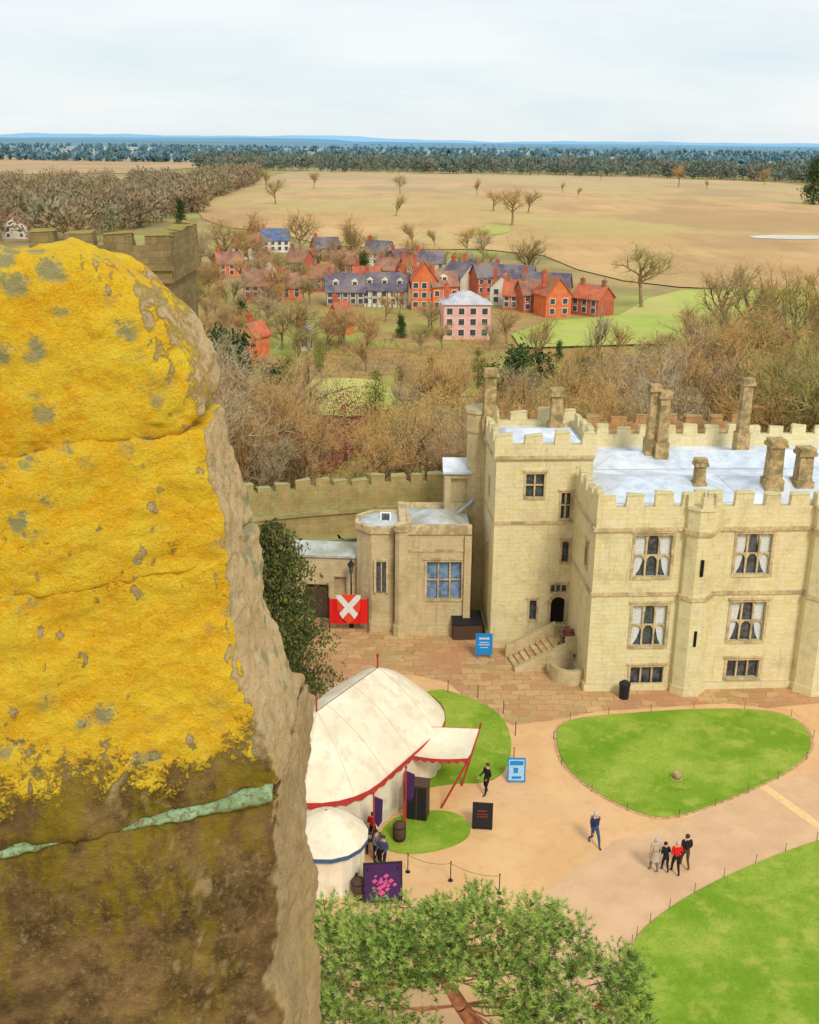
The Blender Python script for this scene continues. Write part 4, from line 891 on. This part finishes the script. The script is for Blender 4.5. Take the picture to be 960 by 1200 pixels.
# ---------------- people
def person(px,py,heading,jk,tr,hair,label,stride=0.0,height=1.7,bag=None,armb=0.0,bend=0.0,coat=.0):
    J=[('pel',(0,0,.95),.15),('sp',(0,.0,1.14),.135),('ch',(0,0,1.36),.155),('nk',(0,0,1.5),.06),('hd',(0,-.01,1.6),.095),('ht',(0,0,1.68),.085)]
    E=[(0,1),(1,2),(2,3),(3,4),(4,5)]
    for s in(-1,1):
        f=stride*s; b=len(J)
        J+=[('hip',(s*.1,0,.9),.1),('kn',(s*.11,-.03-.28*f if f>0 else -.06-.05*f,.5),.07),('an',(s*.11,-.45*f,.09+(.05 if f<0 else 0)),.045),('toe',(s*.12,-.45*f-.16,.04),.04)]; E+=[(0,b),(b,b+1),(b+1,b+2),(b+2,b+3)]
        b=len(J); g=-f
        J+=[('sh',(s*.18,0,1.42),.075),('el',(s*.24,.04-.15*g-armb*.05,1.15),.052),('wr',(s*(.25-.1*armb),-.06-.3*g-armb*.28,.92+armb*.22),.036),('ha',(s*(.25-.14*armb),-.09-.33*g-armb*.36,.85+armb*.26),.034)]; E+=[(2,b),(b,b+1),(b+1,b+2),(b+2,b+3)]
    if bend:
        for i,(n0,p,r) in enumerate(J):
            if n0 in('sp','ch','nk','hd','ht','sh','el','wr','ha'): dz=p[2]-.95; J[i]=(n0,(p[0],p[1]-math.sin(bend)*dz,.95+math.cos(bend)*dz),r)
    me=bpy.data.meshes.new('sk'); me.from_pydata([j[1] for j in J],E,[]); o=bpy.data.objects.new('sk',me); col.objects.link(o)
    md=o.modifiers.new('s','SKIN'); sv=me.skin_vertices[0].data
    for i,j in enumerate(J): sv[i].radius=(j[2],j[2]*(.75 if j[0] in('sp','ch','pel') else 1)); sv[i].use_root=(i==0)
    md.use_smooth_shade=True; ss=o.modifiers.new('u','SUBSURF'); ss.levels=1
    dg=bpy.context.evaluated_depsgraph_get(); m2=bpy.data.meshes.new_from_object(o.evaluated_get(dg)); bpy.data.objects.remove(o)
    t=thing('person',label,'person',G(px,py),R(heading)); t.scale=(height/1.76,)*3
    sl={'hd':0,'ht':0,'nk':0,'ha':0,'toe':3,'an':2,'kn':2,'hip':2,'pel':2}
    vs=[tuple(v.co) for v in m2.vertices]; mb=MB()
    mb.v=vs; mb.f=[tuple(p.vertices) for p in m2.polygons]
    for f in mb.f:
        c=sum((Vector(vs[i]) for i in f),Vector())/len(f); bj=min(J,key=lambda j:(Vector(j[1])-c).length-j[2]*.5); k=sl.get(bj[0],1)
        if bj[0]=='pel' and coat: k=1
        if bj[0]=='nk' and c.z<1.47*(1 if not bend else .9): k=1
        mb.mi.append(k)
    D={}
    for j in J: D.setdefault(j[0],[]).append(Vector(j[1]))
    hd=D['hd'][0]; mb.k=0; mb.add([hd+Vector((-.018,-.085,-.02)),hd+Vector((.018,-.085,-.02)),hd+Vector((0,-.13,-.025)),hd+Vector((0,-.09,.03))],[(0,1,2),(0,2,3),(1,3,2)])
    for s in(-1,1): mb.ball(hd+Vector((s*.095,0,0)),.015,.025,.035,6,4)
    for si,ha in enumerate(D['ha']):
        s=-1 if si==0 else 1
        for k,l in enumerate((.065,.08,.075,.055)): a=ha+Vector((0,-.027+.018*k,-.02)); mb.tube(a,a+Vector((-s*.008,-.01,-l*.6)),.009,.008,5); mb.tube(a+Vector((-s*.008,-.01,-l*.6)),a+Vector((-s*.025,-.015,-l)),.008,.006,5)
        mb.tube(ha+Vector((0,-.03,.01)),ha+Vector((-s*.01,-.065,-.03)),.011,.008,5)
    mb.k=3
    for s in(-1,1): mb.ball(hd+Vector((s*.033,-.087,.015)),.011,.008,.008,6,4)
    mb.build('body',[M['skin'],jk,tr,M['shoe']],t,True)
    hb=MB(); c=D['ht'][0]; hb.ball(c+Vector((0,.022,-.015)),.105,.105,.1,10,6); hb.build('hair',hair,t,True)
    if coat:
        cm=MB(); cm.ring(0,0,[(.95-coat,.235),(.95,.19),(1.1,.17)],12,cap=False); cm.build('coat_skirt',jk,t,True)
    if bag:
        bm_=MB(); bm_.box(-.15,.15,.14,.3,1.0,1.42,.03); bm_.build('backpack',bag,t)
    bpy.data.meshes.remove(m2); return t
cm=lambda n_,r,g,b:plain('cloth_'+n_,C(r,g,b),.9)
navy=cm('navy',40,56,92);blk_=cm('black',38,34,38);beige=cm('beige',200,178,150);redj=cm('red',236,36,30);jean=cm('jeans',70,84,118);gry=cm('grey',120,116,112);brn=cm('brown',104,70,52)
hg=plain('hair_grey',C(200,194,186),.8);hb_=plain('hair_brown',C(84,56,38),.8);hk=plain('hair_dark',C(44,32,28),.8)
person(696,990,15,navy,jean,hg,'person in a navy jacket walking alone on the path',.8,1.78,cm('pack',200,180,120))
person(766,1022,190,beige,gry,hg,'person in a beige coat at the left of the group',.3,1.82,coat=.3)
person(779,1022,185,blk_,blk_,hk,'person in dark clothes between the beige and red coats',.4,1.5,armb=.8,bend=.35)
person(791,1025,180,redj,blk_,hg,'person in a bright red jacket in the group of four',.5,1.78,armb=.6)
person(802,1018,185,blk_,brn,hb_,'tall person in dark clothes at the right of the group',.5,1.84)
person(570,931,-60,blk_,blk_,hb_,'person in black standing beside the blue framed sign',.3,1.8,armb=.5)
person(449,1018,-30,jean,blk_,hb_,'person in blue near the purple banner board',.2,1.75,armb=.7)
person(441,1010,60,gry,blk_,hk,'person in grey next to the person in blue',.1,1.72,armb=.5)
person(428,1003,200,blk_,blk_,hk,'person in black leaning over the table by the tent',.1,1.7,armb=1,bend=.35)
person(437,988,160,redj,blk_,hb_,'person in a red top standing behind the table by the tent',.2,1.7,armb=.6)

# ---------------- yew by the wall and foreground pine
yw=leafy('yew_tree',77,11.0,3.9,13000,.13,nm('yew_leaves',C(90,98,48),C(50,62,32),2,local=True,c3=C(124,120,60),s3=1.2),'dark olive yew tree with drooping branches beside the foreground stone','cone',droop=.7,ncl=95); yw.location=G(326,815)
yw2=leafy('bush',78,3.0,1.6,1200,.14,M['dgreen'],'dark bush at the foot of the yew tree','round'); yw2['category']='bush'; yw2.location=G(345,760)
pine=thing('pine_tree','green scots pine with reddish trunk at the bottom of the courtyard','tree',(1.5,21.5,0))
po=Vector((1.5,21.5,0)); pm=MB(Matrix.Translation(-po))
tp=[Vector((2.6,20.6,0)),Vector((2.4,21.0,3.5)),G(566,1215,6.2),G(540,1178,7.6),G(518,1142,8.6),G(505,1110,9.4)]
for i in range(len(tp)-1): pm.tube(tp[i],tp[i+1],.36-.05*i,.36-.05*(i+1),10,False)
pads=[(385,1085,9.6,.9),(425,1083,10.0,.9),(470,1082,10.4,.9),(515,1070,10.8,.9),(560,1066,11.0,.95),(605,1066,10.8,1.0),(640,1082,10.2,.9),(380,1120,9.2,.9),(430,1112,9.8,.9),(485,1108,10.0,.9),(545,1105,10.4,.9),(600,1110,10.0,1.0),(655,1122,9.6,.9),(700,1125,9.2,.9),(738,1135,8.8,.6),
 (368,1150,8.4,.7),(600,1150,9.2,1.0),(640,1162,8.8,1.0),(690,1165,8.6,1.0),(730,1168,8.2,.7),(620,1205,8.0,1.0),(650,1208,7.8,1.1),(350,1100,8.8,.8),(660,1090,9.6,.5),(705,1205,7.4,1.0),(745,1200,7.2,.6),(450,1095,10.2,.8),(570,1135,9.6,.8),(600,1180,8.4,.7),
 (420,1140,9.0,.9),(465,1135,9.2,.9),(495,1138,9.3,.7),(385,1165,7.8,.7),(480,1212,6.4,.8),(425,1215,6.0,.9),(360,1195,6.4,.6),(510,1085,10.6,.8),(448,1168,7.6,.8),(410,1190,6.8,.7),(530,1130,9.9,.55)]
r=random.Random(9); nd=MB(Matrix.Translation(-po))
for px,py,z,rad in pads:
    c=G(px,py,z)
    i=min(range(2,len(tp)),key=lambda k:(tp[k]-c).length+abs(tp[k].z-(c.z-1))*.6); mid=(tp[i]+c)/2+Vector((0,0,-.35)); pm.tube(tp[i],mid,.035,.028,5,False); pm.tube(mid,c+Vector((0,0,-.25)),.028,.015,5,False)
    ncl=int(24*rad); clus=[]
    for q in range(ncl):
        u=Vector((r.gauss(0,1),r.gauss(0,1),r.gauss(0,1))).normalized()*(r.random()**.4)
        clus.append(c+Vector((u.x*rad*1.25,u.y*rad*1.2,u.z*rad*.38)))
    for k in range(int(230*rad)):
        cc=r.choice(clus); u=Vector((r.gauss(0,1),r.gauss(0,1),r.gauss(0,1))).normalized(); rr_=.34*(r.random()**.5)
        p=cc+Vector((u.x*rr_*1.3,u.y*rr_*1.3,u.z*rr_*.7))
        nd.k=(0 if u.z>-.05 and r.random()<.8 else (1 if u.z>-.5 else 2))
        if k%14==0: pm.tube(c+Vector((0,0,-.25))+(p-c)*.3,p,.01,.005,4,False)
        ax=(u*.7+Vector((0,0,.6))+Vector((r.uniform(-.4,.4),r.uniform(-.4,.4),0))).normalized(); ra=ax.orthogonal().normalized(); rb=ax.cross(ra)
        for q_ in range(24):
            a=r.uniform(0,6.28); el=r.uniform(.15,1.5); d=ax*math.cos(el)+(ra*math.cos(a)+rb*math.sin(a))*math.sin(el); s=p+ax*r.uniform(-.12,.08); w=d.orthogonal().normalized()*.009; nd.add([s-w,s+w,s+d*r.uniform(.08,.17)],[(0,1,2)])
pm.build('trunk',nm('pine_bark',C(196,128,90),C(150,100,70),4,bump=.5,local=True),pine,True)
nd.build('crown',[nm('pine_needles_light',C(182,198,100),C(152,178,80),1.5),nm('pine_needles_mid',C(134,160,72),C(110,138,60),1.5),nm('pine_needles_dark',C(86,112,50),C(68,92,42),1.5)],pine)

# ---------------- foreground merlon
n=NT('lichen_stone',.95); P=n.sep(n.pos()); Nn=n.sep(n.geo().outputs['Normal'])
n1=n.noise(3.2,6,.6); n2=n.noise(16,7,.7); n3=n.noise(90,6,.75); n4=n.noise(6.5,6,.65,n.comb(n.ma('ADD',P[0],5.3),P[1],P[2]))
grain=n.noise(260,4,.8)
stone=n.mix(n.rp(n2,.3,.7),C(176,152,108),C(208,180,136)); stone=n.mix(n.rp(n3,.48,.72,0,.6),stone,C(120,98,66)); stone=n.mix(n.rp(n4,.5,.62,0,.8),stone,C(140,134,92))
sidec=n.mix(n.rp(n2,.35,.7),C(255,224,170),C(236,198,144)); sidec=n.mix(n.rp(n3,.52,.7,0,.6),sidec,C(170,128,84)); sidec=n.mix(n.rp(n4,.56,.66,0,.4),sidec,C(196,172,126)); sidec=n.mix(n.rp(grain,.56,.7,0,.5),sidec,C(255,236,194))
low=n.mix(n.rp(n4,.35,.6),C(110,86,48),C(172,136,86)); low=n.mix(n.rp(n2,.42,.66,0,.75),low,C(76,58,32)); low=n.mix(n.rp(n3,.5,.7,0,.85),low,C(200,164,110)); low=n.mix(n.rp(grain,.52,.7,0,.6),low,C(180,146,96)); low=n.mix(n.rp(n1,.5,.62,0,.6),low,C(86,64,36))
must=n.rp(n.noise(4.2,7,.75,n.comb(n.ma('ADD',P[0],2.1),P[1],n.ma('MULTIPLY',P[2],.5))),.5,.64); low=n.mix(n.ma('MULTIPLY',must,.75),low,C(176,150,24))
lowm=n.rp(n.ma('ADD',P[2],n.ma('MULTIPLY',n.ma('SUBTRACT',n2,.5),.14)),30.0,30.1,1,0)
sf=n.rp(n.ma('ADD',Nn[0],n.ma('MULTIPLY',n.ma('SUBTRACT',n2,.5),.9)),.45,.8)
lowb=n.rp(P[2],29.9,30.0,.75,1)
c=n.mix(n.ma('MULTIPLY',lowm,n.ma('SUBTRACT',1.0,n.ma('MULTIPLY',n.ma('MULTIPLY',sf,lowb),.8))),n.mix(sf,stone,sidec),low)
lic=n.mix(n.rp(n2,.3,.7),C(255,186,4,1.08),C(255,218,52,1.08)); lic=n.mix(n.rp(n3,.52,.74,0,.55),lic,C(240,150,4,1)); lic=n.mix(n.rp(grain,.46,.64,0,.6),lic,C(255,232,110,1.05)); lic=n.mix(n.rp(n4,.56,.72,0,.35),lic,C(246,196,40,1)); lic=n.mix(n.rp(n.noise(38,6,.85),.58,.72,0,.55),lic,C(216,130,6,1)); lic=n.mix(n.rp(n.noise(9,6,.8),.56,.68,0,.5),lic,C(242,156,0,1))
b=n.ma('MULTIPLY',n.ma('SUBTRACT',P[2],30.03),8.0); b=n.ma('MINIMUM',b,.9)
b=n.ma('ADD',b,n.ma('MULTIPLY',n.ma('SUBTRACT',n1,.5),3.2)); b=n.ma('ADD',b,n.ma('MULTIPLY',n.ma('SUBTRACT',n2,.5),2.2)); b=n.ma('ADD',b,n.ma('MULTIPLY',n.ma('SUBTRACT',n3,.5),1.6)); b=n.ma('ADD',b,n.ma('MULTIPLY',n.ma('SUBTRACT',grain,.5),1.0))
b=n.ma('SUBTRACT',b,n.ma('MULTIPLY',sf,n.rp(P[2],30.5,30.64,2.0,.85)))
lm=n.rp(b,-.05,.3); c=n.mix(lm,c,lic)
vd=n.voro(19,n.comb(n.ma('ADD',P[0],n.ma('MULTIPLY',n2,.1)),P[1],n.ma('ADD',P[2],n.ma('MULTIPLY',n3,.05))))
sp=n.ma('MULTIPLY',n.rp(n.ma('ADD',vd,n.ma('MULTIPLY',n.ma('SUBTRACT',n3,.5),.6)),.2,.4,1,0),n.rp(n.noise(3.0,3,.5,n.comb(P[0],P[1],n.ma('ADD',P[2],3.3))),.46,.54))
sp=n.ma('MULTIPLY',sp,n.rp(P[2],29.98,30.06))
c=n.mix(n.ma('MULTIPLY',sp,.85),c,n.mix(n3,C(140,142,92),C(200,200,164)))
n.color(c); hgt=n.ma('ADD',n.ma('ADD',n.ma('MULTIPLY',n2,1.2),n.ma('MULTIPLY',n3,.9)),n.ma('ADD',n.ma('MULTIPLY',lm,.4),n.ma('MULTIPLY',grain,.5)))
n.bump(hgt,1.0,.012); M['lichen']=n.m
XR=[(28.9,-.205),(29.48,-.222),(29.56,-.24),(29.62,-.222),(29.7,-.21),(29.95,-.205),(30.05,-.232),(30.17,-.262),(30.32,-.275),(30.46,-.285),(30.6,-.312),(30.68,-.32),(30.76,-.352),(30.86,-.43)]
YB=[(28.9,2.2),(29.85,2.12),(30.0,1.96),(30.2,1.9),(30.37,1.82),(30.6,1.77),(30.9,1.74)]
def stone_block(name,z0,z1,parent,seed,rad=.03,ins=0.0):
    XL=-1.25; hx=.5;hy=.28;hz=(z1-z0)/2; mb=MB(); nx_,ny_,nz_=160,60,max(12,int((z1-z0)/.0055))
    def mp(cx,cy,cz):
        p=Vector((cx*hx,cy*hy,cz*hz)); q=Vector((max(-hx+rad,min(hx-rad,p.x)),max(-hy+rad,min(hy-rad,p.y)),max(-hz+rad,min(hz-rad,p.z)))); d=p-q
        if d.length>1e-9: d.normalize(); p=q+d*rad
        z=(z0+z1)/2+p.z; xr=interp(XR,z)-ins; yb=interp(YB,z)
        X=XL+(p.x+hx)/(2*hx)*(xr-XL); Yv=1.6+ins+(p.y+hy)/(2*hy)*(yb-1.6)
        w=Vector((X,Yv+.33*(X+.25),z+.07*(X+.25)))
        s=Vector((seed*3.1,0,0)); gl=.02*noise.noise(w*4.2)+.010*noise.noise(w*12)
        a=gl+.006*noise.noise(w*5+s)+.007*noise.noise(w*30+s)+.004*noise.noise(w*80+s)
        return w+Vector((d.x,d.y,d.z))*a*1.0 if d.length>1e-9 else w
    def face(f,na,nb):
        vs=[]
        for j in range(nb+1):
            for i in range(na+1): vs.append(mp(*f(-1+2*i/na,-1+2*j/nb)))
        mb.add(vs,[(j*(na+1)+i,j*(na+1)+i+1,(j+1)*(na+1)+i+1,(j+1)*(na+1)+i) for j in range(nb) for i in range(na)])
    face(lambda u,v:(u,-1,v),nx_,nz_); face(lambda u,v:(1,u,v),ny_,nz_); face(lambda u,v:(u,v,1),nx_,ny_)
    face(lambda u,v:(-u,1,v),30,nz_//2); face(lambda u,v:(-1,-u,v),12,12); face(lambda u,v:(u,-v,-1),nx_,20)
    bm=bmesh.new(); me=bpy.data.meshes.new(name); me.from_pydata(mb.v,[],mb.f); bm.from_mesh(me); bmesh.ops.remove_doubles(bm,verts=bm.verts,dist=.0004); bm.to_mesh(me); bm.free()
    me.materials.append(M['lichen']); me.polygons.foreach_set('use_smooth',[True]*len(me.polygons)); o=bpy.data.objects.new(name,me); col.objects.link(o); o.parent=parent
    return o
mer=thing('stone_merlon','huge weathered battlement stone covered in bright orange lichen at the left','battlement',(0,0,0))
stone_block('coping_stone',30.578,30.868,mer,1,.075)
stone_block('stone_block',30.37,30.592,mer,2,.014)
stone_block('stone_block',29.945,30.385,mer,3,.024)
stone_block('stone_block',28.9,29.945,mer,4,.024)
mo=NT('lichened_mortar',.95); mc_=mo.mix(mo.rp(mo.noise(30,6,.7),.35,.65),C(164,196,150),C(136,158,112)); mc_=mo.mix(mo.rp(mo.noise(90,5,.7),.5,.6,0,.85),mc_,C(130,110,70)); mo.color(mc_); mo.bump(mo.noise(120,5,.7),1,.005)
mb=MB(); N_=260; vs=[]
for i in range(N_+1):
    X=-1.2+(-.226+1.2)*i/N_; w=.0095+.007*noise.noise(Vector((X*14,0,0)))+.005*noise.noise(Vector((X*60,3,0)))
    w=max(w,.004)+(.004*max(0,(X+.4)/.17) if X>-.4 else 0)
    y=1.6+.33*(X+.25)+.003+.02*noise.noise(Vector((X,1.6,29.95))*4.2); z=29.945+.07*(X+.25)+.004*noise.noise(Vector((X*20,8,0)))
    for dz,dy in ((-w*1.3,.03),(-w*.6,-.002),(0,-.006),(w*.6,-.002),(w*1.3,.03)): vs.append((X,y+dy+.004*noise.noise(Vector((X*80,dz*90,1))),z+dz+.002*noise.noise(Vector((X*120,dz*50,7)))))
mb.add(vs,[(i*5+k,i*5+5+k,i*5+6+k,i*5+1+k) for i in range(N_) for k in range(4)]); mb.build('mortar_joint',mo.m,mer,True)
mb=MB(); mb.box(-6,-.26,1.65,2.15,0,28.9); mb.build('tower_wall',M['oldtower'],mer)

# ---------------- light, world, camera
w=bpy.data.worlds.new('World'); scene.world=w; w.use_nodes=True; nt=w.node_tree; nt.nodes.clear()
out=nt.nodes.new('ShaderNodeOutputWorld'); bg=nt.nodes.new('ShaderNodeBackground'); nt.links.new(bg.outputs[0],out.inputs[0]); bg.inputs[1].default_value=.107
sky=nt.nodes.new('ShaderNodeTexSky'); sky.sky_type='NISHITA'; sky.sun_disc=False; sky.sun_elevation=R(44); sky.sun_rotation=R(158); sky.altitude=100
tc=nt.nodes.new('ShaderNodeTexCoord'); mp=nt.nodes.new('ShaderNodeMapping'); mp.inputs['Scale'].default_value=(1.5,1.5,9); nt.links.new(tc.outputs['Generated'],mp.inputs[0])
no=nt.nodes.new('ShaderNodeTexNoise'); no.inputs['Scale'].default_value=2.2; no.inputs['Detail'].default_value=7; no.inputs['Roughness'].default_value=.55; nt.links.new(mp.outputs[0],no.inputs['Vector'])
cr=nt.nodes.new('ShaderNodeMapRange'); cr.inputs[1].default_value=.35; cr.inputs[2].default_value=.65; nt.links.new(no.outputs['Fac'],cr.inputs[0])
cl=nt.nodes.new('ShaderNodeMix'); cl.data_type='RGBA'; cl.inputs[6].default_value=(7.3,8.3,8.8,1); cl.inputs[7].default_value=(9.0,9.3,9.4,1); nt.links.new(cr.outputs[0],cl.inputs[0])
mx=nt.nodes.new('ShaderNodeMix'); mx.data_type='RGBA'; mx.inputs[0].default_value=.88; nt.links.new(sky.outputs[0],mx.inputs[6]); nt.links.new(cl.outputs[2],mx.inputs[7]); nt.links.new(mx.outputs[2],bg.inputs[0])
sl=bpy.data.lights.new('Sun','SUN'); sl.energy=2.2; sl.angle=R(14); sl.color=(1,.94,.84); so=bpy.data.objects.new('Sun',sl); col.objects.link(so)
az=R(158); el=R(44); sd=Vector((math.sin(az)*math.cos(el),math.cos(az)*math.cos(el),math.sin(el))); so.rotation_euler=sd.to_track_quat('Z','Y').to_euler()
cd=bpy.data.cameras.new('Camera'); cam=bpy.data.objects.new('Camera',cd); col.objects.link(cam); cam.matrix_world=Matrix.Translation((0,0,H))@CM
cd.sensor_fit='VERTICAL'; cd.sensor_height=24; cd.lens=12/math.tan(math.atan(600/F)); cd.clip_start=.05; cd.clip_end=60000
scene.camera=cam
scene.view_settings.view_transform='Standard'; scene.view_settings.look='None'; scene.view_settings.exposure=0
